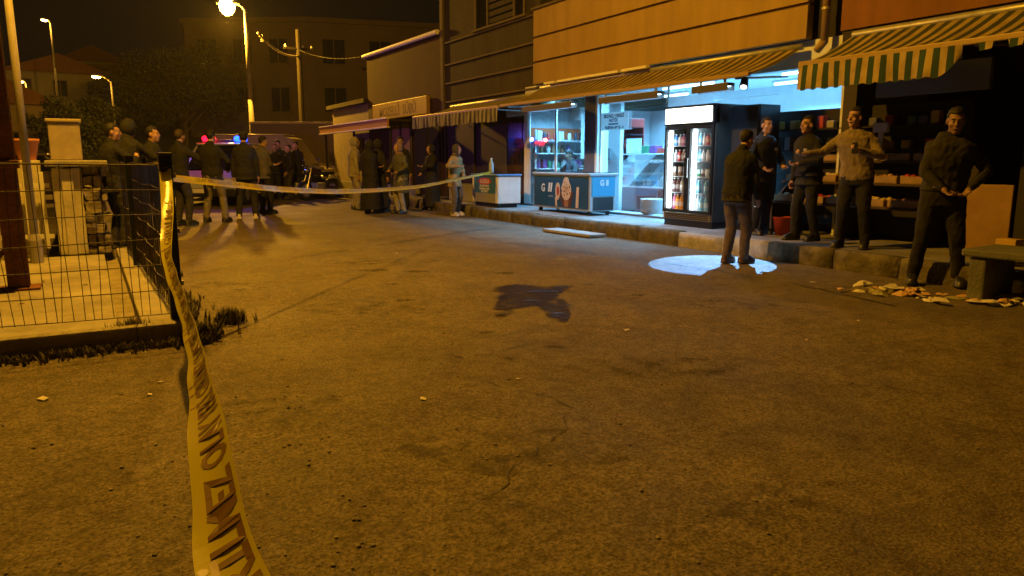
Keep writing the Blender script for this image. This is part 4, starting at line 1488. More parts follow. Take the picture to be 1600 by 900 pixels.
fence_panel((-3.6, 5.60, 0), (FXL - .02, 5.60, 0), .16, 1.03, 'rusty wire mesh panel across the front of the yard')
fence_panel((FXL, 5.66, 0), (FXL - .06, 8.7, 0), .16, 1.03, 'wire mesh panel along the street between two green posts')
fence_panel((FXL - .06, 8.8, 0), (FXL - .1, 10.1, 0), .16, 1.03, 'short wire mesh panel between the second post and the garden wall')

# grass and weeds
random.seed(12)


def grass(area, n, h, name='grass', m=None):
    mb = MB()
    for k in range(n):
        x, y, z = area()
        for bl in range(4):
            a = random.uniform(0, 2 * PI)
            hh = h * random.uniform(.4, 1.2)
            lean = hh * random.uniform(.15, .7)
            w = random.uniform(.003, .009)
            px, py = x + random.uniform(-.02, .02), y + random.uniform(-.02, .02)
            c, s = math.cos(a), math.sin(a)
            mb.add([(px - s * w, py + c * w, z), (px + s * w, py - c * w, z), (px + c * lean * .4 + s * w * .7, py + s * lean * .4 - c * w * .7, z + hh * .6),
                    (px + c * lean * .4 - s * w * .7, py + s * lean * .4 + c * w * .7, z + hh * .6), (px + c * lean, py + s * lean, z + hh)], [(0, 1, 2, 3), (3, 2, 4)])
    me = bpy.data.meshes.new(name)
    me.from_pydata(mb.v, [], mb.f)
    me.materials.append(m or mat('weeds', (.06, .065, .03), .8, col2=(.16, .13, .065), vscale=12))
    return me


def a1():
    x = random.uniform(-4, .62)
    return (x, 5.36 - abs(random.gauss(0, .06)), -.012)


o = link('grass', grass(a1, 900, .055))
o['kind'] = 'stuff'
o['label'] = 'dark weeds along the foot of the yard slab'


def a2_():
    y = random.uniform(5.2, 10)
    return (.55 + abs(random.gauss(0, .07)) * (1 + .5 * math.sin(y * 3)), y, -.012)


o = link('grass', grass(a2_, 800, .075))
o['kind'] = 'stuff'
o['label'] = 'weeds along the street side of the fence'


def a3():
    r, t_ = abs(random.gauss(0, .07)), random.uniform(0, 2 * PI)
    return (r * math.cos(t_), r * math.sin(t_), 0)


for k, (x, y, z, lb) in enumerate([(.17, 5.56, .01, 'dark weed tuft growing in the gutter by the yard front'), (.62, 5.42, 0, 'leafy weed clump at the foot of the corner fence post'), (.85, 5.85, 0, 'low weed clump on the road edge past the corner post')]):
    t = thing('weed_clump', lb, 'weed', (x, y, z))
    link('leaves', grass(a3, 130, .13 if k == 0 else .10, 'leaves'), t)
    part('root', MB().ell((0, 0, -.02), (.03, .03, .025)), M_DARK, t)

# gravel and loose pebbles, mostly in the left foreground
random.seed(2)
mb = MB()
ico = [(0, 0, 1), (.89, 0, .45), (.28, .85, .45), (-.72, .53, .45), (-.72, -.53, .45), (.28, -.85, .45), (.72, .53, -.45), (-.28, .85, -.45), (-.89, 0, -.45), (-.28, -.85, -.45), (.72, -.53, -.45), (0, 0, -1)]
icf = [(0, 1, 2), (0, 2, 3), (0, 3, 4), (0, 4, 5), (0, 5, 1), (1, 6, 2), (2, 7, 3), (3, 8, 4), (4, 9, 5), (5, 10, 1), (6, 7, 2), (7, 8, 3), (8, 9, 4), (9, 10, 5), (10, 6, 1), (11, 7, 6), (11, 8, 7), (11, 9, 8), (11, 10, 9), (11, 6, 10)]
cnt = 0
while cnt < 1500:
    if random.random() < .6:
        x = random.gauss(1.0, .9)
        y = random.gauss(3.0, 1.3)
    else:
        x = random.uniform(-3, 6)
        y = random.uniform(.8, 8)
    if y < .7 or (x < .5 and y > 5.35) or x > 7:
        continue
    if noise.noise(Vector((x * 1.3, y * 1.3, 5))) < random.uniform(-.5, .35):
        continue
    r = .002 + random.random() ** 5 * .008
    z = gz(x, y)
    mb.add([(x + a * r * random.uniform(.7, 1.3), y + b_ * r * random.uniform(.7, 1.3), z + r * .35 + c * r * .6) for a, b_, c in ico], icf)
    cnt += 1
o = struct('gravel', mb, mat('gravel_stone', (.12, .105, .085), .85, col2=(.30, .27, .22), vscale=14), 'stuff')
o['label'] = 'loose gravel scattered over the near asphalt'

lf = MB().add([(-.035, 0, .002), (-.01, -.016, .008), (.035, 0, .004), (-.005, .017, .01)], [(0, 1, 2), (0, 2, 3)]).mesh('dry_leaf', mat('dry_leaf', (.12, .07, .03), .8, vary=.3))
for k in range(16):
    o = link('dry_leaf', lf, None, (random.uniform(-1.6, .4), random.uniform(5.6, 9.0), .104 if True else 0), random.uniform(0, 6))
    if .1 < o.location.x < .24:
        o.location.x = -.1
    if o.location.x > .24:
        o.location.z = .119
    tag(o, 'dry leaf lying on the fenced yard slab', 'leaf', 'dry leaves on the yard slab')
scr = MB().add([(-.03, -.014, .002), (.0, -.02, .008), (.032, -.01, .003), (.027, .014, .01), (0, .02, .004), (-.028, .013, .009)], [(0, 1, 2, 3, 4, 5)]).mesh('paper_scrap', mat('scrap_pale', (.62, .57, .48), .7))
for k, (x, y, s, lb) in enumerate([(3.33, 4.14, .8, 'pale scrap on the road below the dark stain'), (1.42, 3.42, .8, 'small pale scrap on the road at the picture middle, below the stain'), (2.03, 3.49, .5, 'tiny scrap straight below the stain'), (4.22, 3.29, .5, 'tiny pale scrap alone on the right part of the road'), (-.3, 4.4, 1.1, 'larger pale scrap below the mesh fence at left'), (5.09, 3.51, .6, 'pale scrap near the litter heap'), (.19, 4.21, .6, 'pale scrap just left of the near tape'), (.26, 4.43, .6, 'pale scrap between the weeds and the tape'), (3.5, 9.24, .8, 'pale scrap on the road behind the stain'), (6.33, 4.91, .8, 'pale scrap below the lit ground circle')]):
    o = link('paper_scrap', scr, None, (x, y, gz(x, y) + .003), k * 1.3)
    o.scale = (s, s, s)
    tag(o, lb, 'scrap', 'pale scraps on the road')
# ------------------------------------------------------------------ vehicles


def car(name, label, loc, rz, body_m, prof, roof, width=1.74, glass=M_DGLASS, cat='car', wheel_y=(-1.25, 1.3), wr=.31):
    """prof: lower body outline (y, z), roof: greenhouse outline (y, z); car points to local -Y"""
    t = thing(name, label, cat, loc, rz)
    hw = width / 2
    mb = MB()
    n = len(prof)
    # three lateral stations for a rounded flank
    for s in (-1, 1):
        for k, (w, inset) in enumerate(((hw * .93, .0), (hw, .0))):
            pass
    rows = [(-hw * .90, .02), (-hw, 0), (hw, 0), (hw * .90, .02)]
    vs = []
    for x, ins in rows:
        for (y, z) in prof:
            zz = z if z < .5 else z - (0 if abs(x) < hw else .07)
            vs.append((x, y, zz + (ins if z > .5 else 0)))
    fs = []
    for r in range(3):
        for i in range(n):
            fs.append((r * n + i, r * n + (i + 1) % n, (r + 1) * n + (i + 1) % n, (r + 1) * n + i))
    fs += [tuple(range(n)), tuple(range(3 * n, 4 * n))]
    part('body', MB().add(vs, fs), body_m, t, False)
    m = len(roof)
    g = MB()
    vs = []
    for s in (-1, 1):
        for (y, z) in roof:
            f = (z - roof[0][1]) / (max(z_ for _, z_ in roof) - roof[0][1])
            vs.append((s * (hw * .9 - .14 * f), y, z))
    fs = [tuple(range(m))[::-1], tuple(range(m, 2 * m))] + [(i, (i + 1) % m, m + (i + 1) % m, m + i) for i in range(m)]
    part('cabin_glass', MB().add(vs, fs), glass, t)
    zt = max(z for _, z in roof)
    ry = [y for y, z in roof if z > zt - .08]
    part('roof', MB().bbox(-hw * .76, hw * .76, min(ry) - .08, max(ry) + .08, zt - .03, zt + .035, .03), body_m, t, True)
    yb0, yb1 = roof[0][0], roof[-1][0]
    pil = MB()
    for s in (-1, 1):
        for (ya, za), (yb, zb) in ((roof[0], [p for p in roof if p[1] > zt - .08][0]), (roof[-1], [p for p in roof if p[1] > zt - .08][-1]), ((sum(ry) / len(ry), roof[0][1]), (sum(ry) / len(ry), zt))):
            pil.tube((s * (hw * .9), ya, za), (s * (hw * .9 - .13), yb, zb), .035, .035, 6)
    part('pillar', pil, body_m, t)
    for yy in wheel_y:
        for s in (-1, 1):
            w = part('wheel', MB().tube((s * (hw - .19), yy, wr), (s * (hw + .012), yy, wr), wr, wr, 20), M_RUBBER, t)
            part('rim', MB().tube((s * (hw + .013), yy, wr), (s * (hw + .02), yy, wr), wr * .62, wr * .55, 12), M_GALV, w)
    y0 = min(y for y, z in prof)
    y1 = max(y for y, z in prof)
    for s in (-1, 1):
        part('headlight', MB().ell((s * hw * .68, y0 + .06, .66), (.2, .09, .09), 12, 8), mat('headlight', (.6, .55, .4), .1, coat=.5), t, True)
        part('tail_light', MB().bbox(s * hw * .72 - .14, s * hw * .72 + .14, y1 - .06, y1 + .015, .72, .86, .02), mat('tail_light', (.3, .01, .01), .2), t)
        part('mirror', MB().ell((s * (hw + .08), roof[0][0] + .25, roof[0][1] + .1), (.1, .05, .07), 10, 6), body_m, t, True)
        for ya in (-.75, .25):
            part('door', MB().bbox(s * (hw + .002) - .006, s * (hw + .002) + .006, ya, ya + .95, .32, .82, .004), body_m, t)
    part('bumper', MB().bbox(-hw * .95, hw * .95, y0 - .05, y0 + .1, .25, .48, .04), M_BLACK, t)
    part('bumper', MB().bbox(-hw * .95, hw * .95, y1 - .1, y1 + .05, .25, .5, .04), M_BLACK, t)
    part('number_plate', MB().bbox(-.26, .26, y0 - .062, y0 - .052, .36, .47, .003), M_WHITE, t)
    return t


SUV = [(-2.05, .28), (-2.12, .5), (-2.05, .82), (-1.1, 1.0), (1.95, 1.02), (2.05, .8), (2.05, .3)]
SUVR = [(-1.05, .98), (-.35, 1.60), (.0, 1.66), (1.6, 1.64), (1.95, 1.0)]
M_PW = mat('police_white', (.42, .42, .42), .3, coat=.5)
pc = car('police_car', 'white police car with red and blue roof lights behind the two men', (3.55, 23.0, 0), R(-26), M_PW, SUV, SUVR, 1.80, cat='police car')
lb = part('light_bar', MB().bbox(-.62, .62, -.12, .14, 1.70, 1.75, .02), M_BLACK, pc)
M_REDL = mat('red_beacon', (.5, .005, .005), .3, emit=(1, .004, .02), estr=7)
M_BLUL = mat('blue_beacon', (.005, .02, .5), .3, emit=(.004, .05, 1), estr=9)
part('red_beacon', MB().bbox(-.62, -.28, -.12, .14, 1.752, 1.90, .05), M_REDL, lb, True)
part('blue_beacon', MB().bbox(.28, .62, -.12, .14, 1.752, 1.90, .05), M_BLUL, lb, True)
part('clear_lens', MB().bbox(-.27, .27, -.1, .12, 1.752, 1.80, .02), M_BLACK, lb, True)
point_light('red_glow', (-.45, -.24, 1.93), (1, .03, .03), 55, .06, pc)
point_light('blue_glow', (.45, -.24, 1.93), (.03, .1, 1), 80, .06, pc)
part('door_stripe', MB().box(-.918, -.912, -1.0, 1.6, .55, .72).box(.912, .918, -1.0, 1.6, .55, .72), mat('police_blue', (.02, .05, .25), .4), pc)
text_part('lettering', 'POLİS', .16, mat('police_blue', (.02, .05, .25), .4), pc, (0, -1.75, .905), (1, 0, 0), (0, .98, .19), 1.2)

SED = [(-2.1, .26), (-2.16, .45), (-2.08, .68), (-1.05, .86), (1.3, .90), (2.0, .88), (2.08, .6), (2.05, .28)]
SEDR = [(-.95, .85), (-.35, 1.32), (0, 1.38), (.75, 1.36), (1.45, .9)]
car('dark_saloon', 'dark saloon car parked sideways behind the group of people', (5.1, 25.6, 0), R(62), mat('car_dark', (.02, .02, .024), .3, coat=.5), SED, SEDR, 1.7)
VAN = [(-2.2, .28), (-2.25, .6), (-2.1, .95), (-1.55, 1.1), (2.1, 1.12), (2.15, .3)]
VANR = [(-1.5, 1.08), (-.95, 1.98), (-.6, 2.08), (1.95, 2.1), (2.1, 1.1)]
car('pale_van', 'pale van parked against the wall at the street end', (6.0, 28.4, 0), R(60), mat('van_cream', (.30, .25, .19), .45), VAN, VANR, 1.8, mat('van_side', (.28, .23, .17), .45), 'van')
car('parked_car', 'parked car half hidden behind the garden wall at left', (-1.3, 27, 0), R(80), mat('car_grey', (.16, .13, .12), .3, coat=.4), SED, SEDR, 1.7)
car('parked_car', 'second parked car farther behind the garden wall', (-1.0, 33, 0), R(85), mat('car_red', (.2, .03, .03), .3, coat=.4), SED, SEDR, 1.7)

# motorcycle
t = thing('motorcycle', 'dark motorcycle with glinting chrome parked by the group', 'motorcycle', (6.25, 23.2, 0), R(-55))
for yy in (-.62, .62):
    w = part('wheel', MB().tube((-.05, yy, .3), (.05, yy, .3), .3, .3, 20), M_RUBBER, t)
    part('rim', MB().tube((-.055, yy, .3), (.055, yy, .3), .2, .2, 16), M_CHROME, w)
part('frame', MB().path([(0, .62, .3), (0, .1, .38), (0, -.3, .75), (0, -.1, .82), (0, .5, .72)], .03, 8), M_BLACK, t)
part('engine', MB().bbox(-.14, .14, -.2, .2, .25, .52, .03), M_GALV, t)
part('tank', MB().ell((0, -.12, .86), (.15, .28, .13)), mat('tank_dark', (.03, .01, .01), .2, coat=.6), t, True)
part('seat', MB().bbox(-.12, .12, .15, .7, .76, .86, .035), M_BLACK, t, True)
part('fork', MB().tube((-.08, -.62, .3), (-.08, -.38, .95), .022).tube((.08, -.62, .3), (.08, -.38, .95), .022), M_CHROME, t)
part('handlebar', MB().path([(-.36, -.26, 1.05), (-.2, -.36, 1.02), (.2, -.36, 1.02), (.36, -.26, 1.05)], .014, 8), M_CHROME, t)
part('headlight', MB().ell((0, -.52, .9), (.1, .08, .1)), M_CHROME, t, True)
for s in (-1, 1):
    part('mirror', MB().ell((s * .3, -.3, 1.22), (.05, .015, .04)).tube((s * .28, -.3, 1.05), (s * .3, -.3, 1.2), .006), M_CHROME, t, True)
part('mudguard', MB().ell((0, .68, .55), (.08, .3, .1)), M_BLACK, t, True)
part('exhaust', MB().tube((.15, -.05, .3), (.17, .75, .36), .04, .05, 10), M_CHROME, t, True)
part('side_stand', MB().tube((-.05, 0, .3), (-.22, .05, .0), .012), M_BLACK, t)

# ------------------------------------------------------------------ bench, litter, greengrocer goods
t = thing('stone_bench', 'grey concrete bench with open legs at the pavement edge', 'bench', (6.95, 3.45, 0), R(4))
M_BEN = mat('bench_grey', (.14, .145, .135), .8, vary=.25, vscale=4, bump=.5)
part('seat', MB().bbox(-.28, .36, -2.0, .22, .385, .45, .015), M_BEN, t)
part('leg', MB().bbox(-.25, .33, -.5, -.30, 0, .383, .02), M_BEN, t)
part('leg', MB().bbox(-.25, .33, .02, .16, 0, .383, .02), M_BEN, t)
part('leg', MB().bbox(-.25, .33, -1.9, -1.75, 0, .383, .02), M_BEN, t)

random.seed(17)
litm = [mat('litter_' + str(i), c, .6) for i, c in enumerate([(.62, .58, .50), (.48, .27, .12), (.30, .28, .15), (.55, .35, .20), (.16, .12, .08), (.65, .62, .58)])]
lk = ['crumpled white paper', 'brown cardboard scrap', 'withered vegetable leaf', 'orange brown peel', 'dark soaked wrapper', 'glossy white wrapper']
for k in range(64):
    f = random.random()
    x = 6.42 + f * .25 + random.gauss(0, .12) + (.2 if f > .5 else 0)
    y = 4.45 - f * 1.25 + random.gauss(0, .1)
    i = random.randrange(6)
    if .35 < f < .6:
        i = random.choice([1, 3, 3, 0])
    s = random.uniform(.03, .085)
    mbm = MB()
    n = 7
    nv_ = []
    for ring in range(2):
        for q in range(n):
            a = 2 * PI * q / n
            r = s * (1 if ring == 0 else .55) * random.uniform(.7, 1.25)
            nv_.append((r * math.cos(a) * 1.4, r * math.sin(a), (.0 if ring == 0 else s * .22) + random.uniform(0, s * .4)))
    nv_.append((0, 0, s * random.uniform(.1, .5)))
    fs = [(q, (q + 1) % n, n + (q + 1) % n, n + q) for q in range(n)] + [(n + q, n + (q + 1) % n, 2 * n) for q in range(n)]
    o = solo('litter_scrap', mbm.add(nv_, fs), litm[i], lk[i] + ' in the litter heap before the bench', 'litter', (x, y, gz(x, y) - .002 + (.03 if random.random() < .4 else 0)), random.uniform(0, 6), 'litter heap before the bench: ' + lk[i])

t = thing('display_back', 'tall dark goods shelf board behind the policemen', 'shelf', (8.98, 4.95, .2))
M_DB = mat('dark_board', (.018, .015, .013), .8)
part('board', MB().bbox(.0, .05, 0, 2.95, 0, 1.72, .008), M_DB, t)
for z in (1.15, 1.45):
    part('shelf', MB().box(-.16, -.001, .05, 2.9, z - .02, z), M_DB, t)
random.seed(77)
pk = [mat('pack_%d' % i, c, .45) for i, c in enumerate([(.4, .05, .03), (.5, .3, .05), (.35, .2, .12), (.1, .1, .2), (.3, .3, .28), (.08, .2, .1)])]
pkn = ['red', 'yellow', 'brown', 'navy', 'pale', 'green']
for z in (1.15, 1.45):
    yy = .15
    while yy < 2.8:
        i = random.randrange(6)
        o = solo('goods_packet', MB().bbox(-.05, .05, -.055, .055, 0, random.uniform(.1, .2), .012), pk[i], '%s packet on the %s dark shelf behind the policemen' % (pkn[i], 'lower' if z < 1.3 else 'upper'), 'packet', (8.9, 4.95 + yy, .2 + z + .001), random.uniform(-.2, .2), '%s packets on the dark shelf' % pkn[i])
        yy += random.uniform(.13, .3)
t = thing('produce_stand', 'stepped dark wooden greengrocer stand behind the two policemen', 'stand', (8.42, 5.15, .2))
M_WD = mat('stand_wood', (.055, .035, .022), .8, vary=.3, vscale=5)
for k in range(3):
    part('step', MB().bbox(k * .22, k * .22 + .28, 0, 2.2, .42 + k * .28, .45 + k * .28, .006), M_WD, t)
for yy in (0, 1.08, 2.16):
    part('side_frame', MB().prism([(.02, yy, 0), (.7, yy, 0), (.7, yy, 1.0), (.02, yy, .415)], (0, .03, 0)), M_WD, t)
fr_c = {'orange': (.55, .2, .03), 'lemon': (.55, .42, .06), 'tomato': (.4, .04, .02), 'onion': (.4, .24, .12), 'cabbage': (.3, .38, .16)}
frm = {k: mat('fruit_' + k, c, .5, vary=.1) for k, c in fr_c.items()}
frme = {k: MB().ell((0, 0, .04), (.042, .042, .04), 10, 7).mesh(k, m, True) for k, m in frm.items()}
crate_m = mat('crate_wood', (.33, .22, .11), .8, vary=.2)
ci = 0
for k in range(3):
    for j in range(5):
        kind = ['orange', 'tomato', 'lemon', 'onion', 'cabbage'][(j * 2 + k) % 5]
        cx, cy, cz = 8.42 + k * .22 + .14, 5.15 + .22 + j * .43, .2 + .452 + k * .28
        c = thing('produce_crate', 'shallow wooden crate of %s on the %s step of the greengrocer stand' % ({'orange': 'oranges', 'tomato': 'tomatoes', 'lemon': 'lemons', 'onion': 'onions', 'cabbage': 'green vegetables'}[kind], ['lowest', 'middle', 'upper'][k]), 'crate', (cx, cy, cz), 0, 'crates on the greengrocer stand')
        part('base', MB().box(-.12, .12, -.19, .19, 0, .01), crate_m, c)
        for s in (-1, 1):
            part('slat', MB().box(s * .12 - .006, s * .12 + .006, -.19, .19, .011, .09), crate_m, c)
            part('slat', MB().box(-.113, .113, s * .184 - .006, s * .184 + .006, .011, .08), crate_m, c)
        for q in range(10):
            o = link(kind, frme[kind], None, (cx - .07 + (q % 2) * .13 + random.uniform(-.015, .015), cy - .14 + (q // 2) * .07, cz + .012 + random.uniform(0, .03)))
            tag(o, '%s in a crate on the %s step of the greengrocer stand' % (kind, ['lowest', 'middle', 'upper'][k]), kind, '%ss on the %s step of the stand' % (kind, ['lowest', 'middle', 'upper'][k]))
solo('red_bucket', MB().lathe([(.09, 0), (.13, .24), (.14, .25), (.12, .25), (.085, .02)], n=16), mat('bucket_red', (.42, .05, .02), .5), 'red bucket on the pavement between the two policemen', 'bucket', (8.25, 6.95, .2), smooth=True)
solo('glow_box', MB().bbox(-.08, .08, -.1, .1, 0, .2, .006), mat('glow_yellow', (.55, .36, .06), .6), 'small box coloured yellow for its glow at the right edge beside the ochre board', 'carton', (8.4, 4.12, .2))  # small lit thing, its glow is put into the yellow colour
t = thing('white_scale', 'small pale weighing scale on the stand by the pointing man', 'scale', (8.6, 5.9, 1.22))
part('base', MB().bbox(-.12, .12, -.12, .12, 0, .08, .015), M_WHITE, t)
part('pan', MB().lathe([(.02, .081), (.13, .11), (.14, .12)], n=16), M_CHROME, t)
part('column', MB().box(.09, .115, -.03, .03, .081, .34).bbox(.07, .13, -.1, .1, .341, .46, .01), M_WHITE, t)
# ------------------------------------------------------------------ people
def fuse(mb, voxel, smooth_it, name, m, wr=0.0, ws=8.0):
    """union of overlapping closed shapes -> one continuous skin"""
    me = bpy.data.meshes.new(name)
    me.from_pydata([tuple(v) for v in mb.v], [], mb.f)
    bm = bmesh.new()
    bm.from_mesh(me)
    bmesh.ops.recalc_face_normals(bm, faces=bm.faces[:])
    bm.to_mesh(me)
    bm.free()
    o = bpy.data.objects.new('tmp', me)
    r = o.modifiers.new('r', 'REMESH')
    r.mode = 'VOXEL'
    r.voxel_size = voxel
    r.use_smooth_shade = True
    if smooth_it:
        s = o.modifiers.new('s', 'SMOOTH')
        s.factor = .5
        s.iterations = smooth_it
    out = evaluated(o)
    bpy.data.meshes.remove(me)
    if wr:
        out.update()
        seed = random.uniform(0, 50)
        nv = len(out.vertices)
        co = [0.0] * (nv * 3)
        no = [0.0] * (nv * 3)
        out.vertices.foreach_get('co', co)
        out.vertices.foreach_get('normal', no)
        for i in range(0, nv * 3, 3):
            q = Vector((co[i] * ws + seed, co[i + 1] * ws, co[i + 2] * ws * .8))
            k = .8 * noise.noise(q) + .75 * (.35 - abs(noise.noise(Vector((q.x * 1.6 + q.z * .8, q.y * 1.6, q.z * 1.3 - q.x * .6)))) * 1.6) + .25 * noise.noise(q * 3.1)
            k = wr * k
            co[i] += no[i] * k
            co[i + 1] += no[i + 1] * k
            co[i + 2] += no[i + 2] * k
        out.vertices.foreach_set('co', co)
        out.update()
    out.name = name
    out.materials.clear()
    out.materials.append(m)
    for p in out.polygons:
        p.use_smooth = True
    return out


def ik(a, b, l1, l2, hint):
    a, b = Vector(a), Vector(b)
    d = b - a
    L = min(d.length, (l1 + l2) * .995)
    u = d.normalized()
    b = a + u * L
    x = (l1 * l1 - l2 * l2 + L * L) / (2 * L)
    h = math.sqrt(max(0, l1 * l1 - x * x))
    hv = Vector(hint)
    hv = (hv - u * hv.dot(u)).normalized()
    return a + u * x + hv * h, b


CAMR = Vector((math.cos(YAW), math.sin(YAW), 0))       # picture right in the street plan
CAMF = Vector((-math.sin(YAW), math.cos(YAW), 0))      # away from the camera


def skin_mat(tone):
    return mat('skin_%d' % int(tone * 100), (.42 * tone, .24 * tone, .16 * tone), .55, vary=.08, vscale=20)


CLOTH = {}


def cloth(col, kind='cloth'):
    k = kind + '_%.3f_%.3f_%.3f' % col
    return mat(k, col, .85, vary=.22, vscale=14, bump=.35, bscale=90)


def person(label, pos, face, h=1.75, hip=.0, feet=((-.11, 0), (.11, .04)), hands=None, head=None, lean=None,
           top=(.02, .02, .022), legs=(.03, .03, .04), shoes=(.015, .015, .015), hair=(.012, .01, .008), hem=.80, bulk=1.0, skirt=None, hood=None, cap=None,
           voxel=.014, tone=1.0, bald=False, scarf=None, toe=(0, 0), extra=None, belt=False, female=False, elbow=((-1, -.6, -.2), (1, -.6, -.2)), curl=.6, vest=None):
    fx, fy = face
    if hands is None:
        hands = random.choice([((-.25, .05, .80), (.25, .07, .80)), ((-.21, .12, .90), (.22, .10, .88)), ((.10, .22, 1.12), (-.10, .24, 1.15)), ((-.24, .08, .80), (.10, .30, 1.28)), ((-.05, -.16, .95), (.05, -.17, .96)), ((-.2, .24, 1.0), (.24, .06, .82))])
    if head is None:
        head = (random.uniform(-.5, .5), random.uniform(-.18, .08))
    if lean is None:
        lean = (random.uniform(-.035, .035), random.uniform(-.02, .05))
    d = (CAMR * fx + CAMF * fy).normalized()
    rz = math.atan2(-d.x, d.y)
    t = thing('person', label, 'person', pos, rz)
    k = h / 1.75
    t.scale = (k, k, k)
    near = voxel < .011
    drop = hip   # lowered pelvis (crouch / seat)
    lx, ly = lean
    pel = Vector((0, 0, .95 - drop))
    chest = Vector((lx * .6, ly * .6, 1.30 - drop))
    neck = Vector((lx, ly, 1.475 - drop))
    sw = .135 if female else .152
    B, J, T = MB(), MB(), MB()     # body, jacket, trousers
    # --- torso
    def tors(m, e, zlo, ext=0):
        rows = [(.86, .150, .105), (.95, .160, .115), (1.05, .140, .105), (1.17, .150, .112), (1.30, .170, .122), (1.39, .172, .110), (1.445, .125, .085), (1.49, .062, .060)]
        R_ = []
        for z, rx, ry in rows:
            if z < zlo:
                continue
            f = max(0, (z - .95) / .53)
            R_.append(((lx * f, ly * f, z - drop), rx * bulk + e, ry * bulk + e))
        if zlo < .86:
            R_ = [((0, 0, zlo - drop), .155 * bulk + e + ext, .118 * bulk + e + ext)] + R_
        m.loft(R_, 20)
    tors(B, 0, .86)
    # --- head
    hy, hp = head
    q = Matrix.Rotation(-hy, 3, 'Z') @ Matrix.Rotation(hp, 3, 'X')
    qq = q.to_quaternion()
    hc = neck + Vector((0, .015, .0)) + q @ Vector((0, .02, .155))
    B.cap(neck - Vector((0, 0, .06)), hc - q @ Vector((0, .015, .06)), .058, .054)
    H = lambda x, y, z: hc + q @ Vector((x, y, z))
    B.ell(H(0, -.012, .045), (.074, .092, .088), 18, 12, qq)
    B.ell(H(0, .022, -.02), (.062, .072, .098), 16, 12, qq)
    B.ell(H(0, .062, -.088), (.032, .028, .026), 10, 8, qq)
    B.ell(H(0, .074, .040), (.052, .022, .016), 12, 8, qq)
    B.cap(H(0, .092, .030), H(0, .108, -.012), .009, .0145, 8)
    B.ell(H(0, .090, -.048), (.026, .012, .011), 10, 6, qq)
    for s in (-1, 1):
        B.ell(H(s * .076, -.008, .0), (.011, .022, .032), 8, 8, qq)
        B.ell(H(s * .042, .062, -.018), (.022, .022, .022), 8, 8, qq)
    # --- arms and hands
    for s, hd, el in ((-1, hands[0], elbow[0]), (1, hands[1], elbow[1])):
        sh = Vector((lx * .9 + s * sw * (.5 + .5 * bulk), ly * .9, 1.392 - drop))
        e, wr_ = ik(sh, hd, .285, .255, el)
        B.cap(sh, e, .046, .038).cap(e, wr_, .038, .028)
        J.ell(sh + Vector((-s * .015, 0, .0)), (.068, .070, .062), 12, 9)
        J.cap(sh, e, .068, .056).cap(e, wr_ - (wr_ - e).normalized() * .02, .056, .043)
        fd = (wr_ - e).normalized()
        side = Vector((0, 0, 1)).cross(fd)
        if side.length < .25:
            side = Vector((0, 1, 0)).cross(fd)
        side.normalize()
        nrm = fd.cross(side).normalized()
        if abs(fd.z) > .8:      # hanging: palm turned to the thigh
            side = Vector((0, 1, 0))
            nrm = Vector((-s, 0, 0))
        pc_ = wr_ + fd * .05
        B.cap(wr_ - fd * .02, wr_ + fd * .03, .028, .030, 10)
        for w in (-.026, -.009, .009, .026):
            B.cap(wr_ + fd * .015 + side * w * .6, wr_ + fd * .092 + side * w, .015, .0115, 8)
        for w, L1 in ((-.030, .030), (-.0105, .037), (.0105, .040), (.030, .036)):
            b0 = wr_ + fd * .092 + side * w
            c1 = curl
            d1 = (fd * math.cos(c1 * .6) + nrm * math.sin(c1 * .6))
            b1 = b0 + d1 * L1
            d2 = (fd * math.cos(c1 * 1.5) + nrm * math.sin(c1 * 1.5))
            b2 = b1 + d2 * L1 * .75
            d3 = (fd * math.cos(c1 * 2.2) + nrm * math.sin(c1 * 2.2))
            b3 = b2 + d3 * L1 * .5
            B.cap(b0, b1, .0098, .0092, 8).cap(b1, b2, .0092, .0085, 8).cap(b2, b3, .0085, .0075, 8)
        th0 = wr_ + fd * .03 + side * .024
        th1 = th0 + (fd * .7 + side * .75 + nrm * .25).normalized() * .04
        th2 = th1 + (fd * .95 + side * .2 + nrm * .4).normalized() * .032
        B.cap(th0, th1, .0135, .011, 8).cap(th1, th2, .011, .009, 8)
    # --- legs
    feet_w = []
    for s, ft, tt in ((-1, feet[0], toe[0]), (1, feet[1], toe[1])):
        hp_ = Vector((s * .088, 0, .92 - drop))
        fz = ft[2] if len(ft) > 2 else 0
        an = Vector((ft[0], ft[1], .085 + fz))
        kn, an = ik(hp_, an, .435, .415, (s * .12, 1, 0))
        B.cap(hp_, kn, .070, .034).cap(kn, an, .034, .030)
        B.ell((kn * .62 + an * .38) + Vector((0, -.018, 0)), (.036, .040, .09), 12, 9)
        T.cap(hp_, kn, .102 * bulk, .076).cap(kn, an + Vector((0, 0, .0)), .076, .062)
        a = s * .12 + tt
        fd = Vector((math.sin(a), math.cos(a), 0))
        zf = fz + .042
        heel = Vector((an.x, an.y, 0)) - fd * .045
        toep = Vector((an.x, an.y, 0)) + fd * .145
        B.cap(an, Vector((an.x, an.y, zf)), .036, .034)
        B.cap(Vector((heel.x, heel.y, zf)), Vector((toep.x, toep.y, zf - .008)), .034, .03)
        feet_w.append((an, heel, toep, fd, fz))
    body = link('body', fuse(B, voxel, 2, 'body', skin_mat(tone)), t)
    # eyes
    for s in (-1, 1):
        e = MB().ell(H(s * .031, .0835, .018), (.0125, .006, .008), 10, 6, qq)
        ep = part('eye', e, mat('eye_white', (.5, .47, .44), .3), body, True)
        part('iris', MB().ell(H(s * .031, .0885, .018), (.006, .0025, .006), 8, 6, qq), M_BLACK, body, True)
        part('eyebrow', MB().ell(H(s * .032, .092, .044), (.02, .006, .0045), 8, 6, qq), mat('hair_%.3f' % hair[0], hair, .7), body, True)
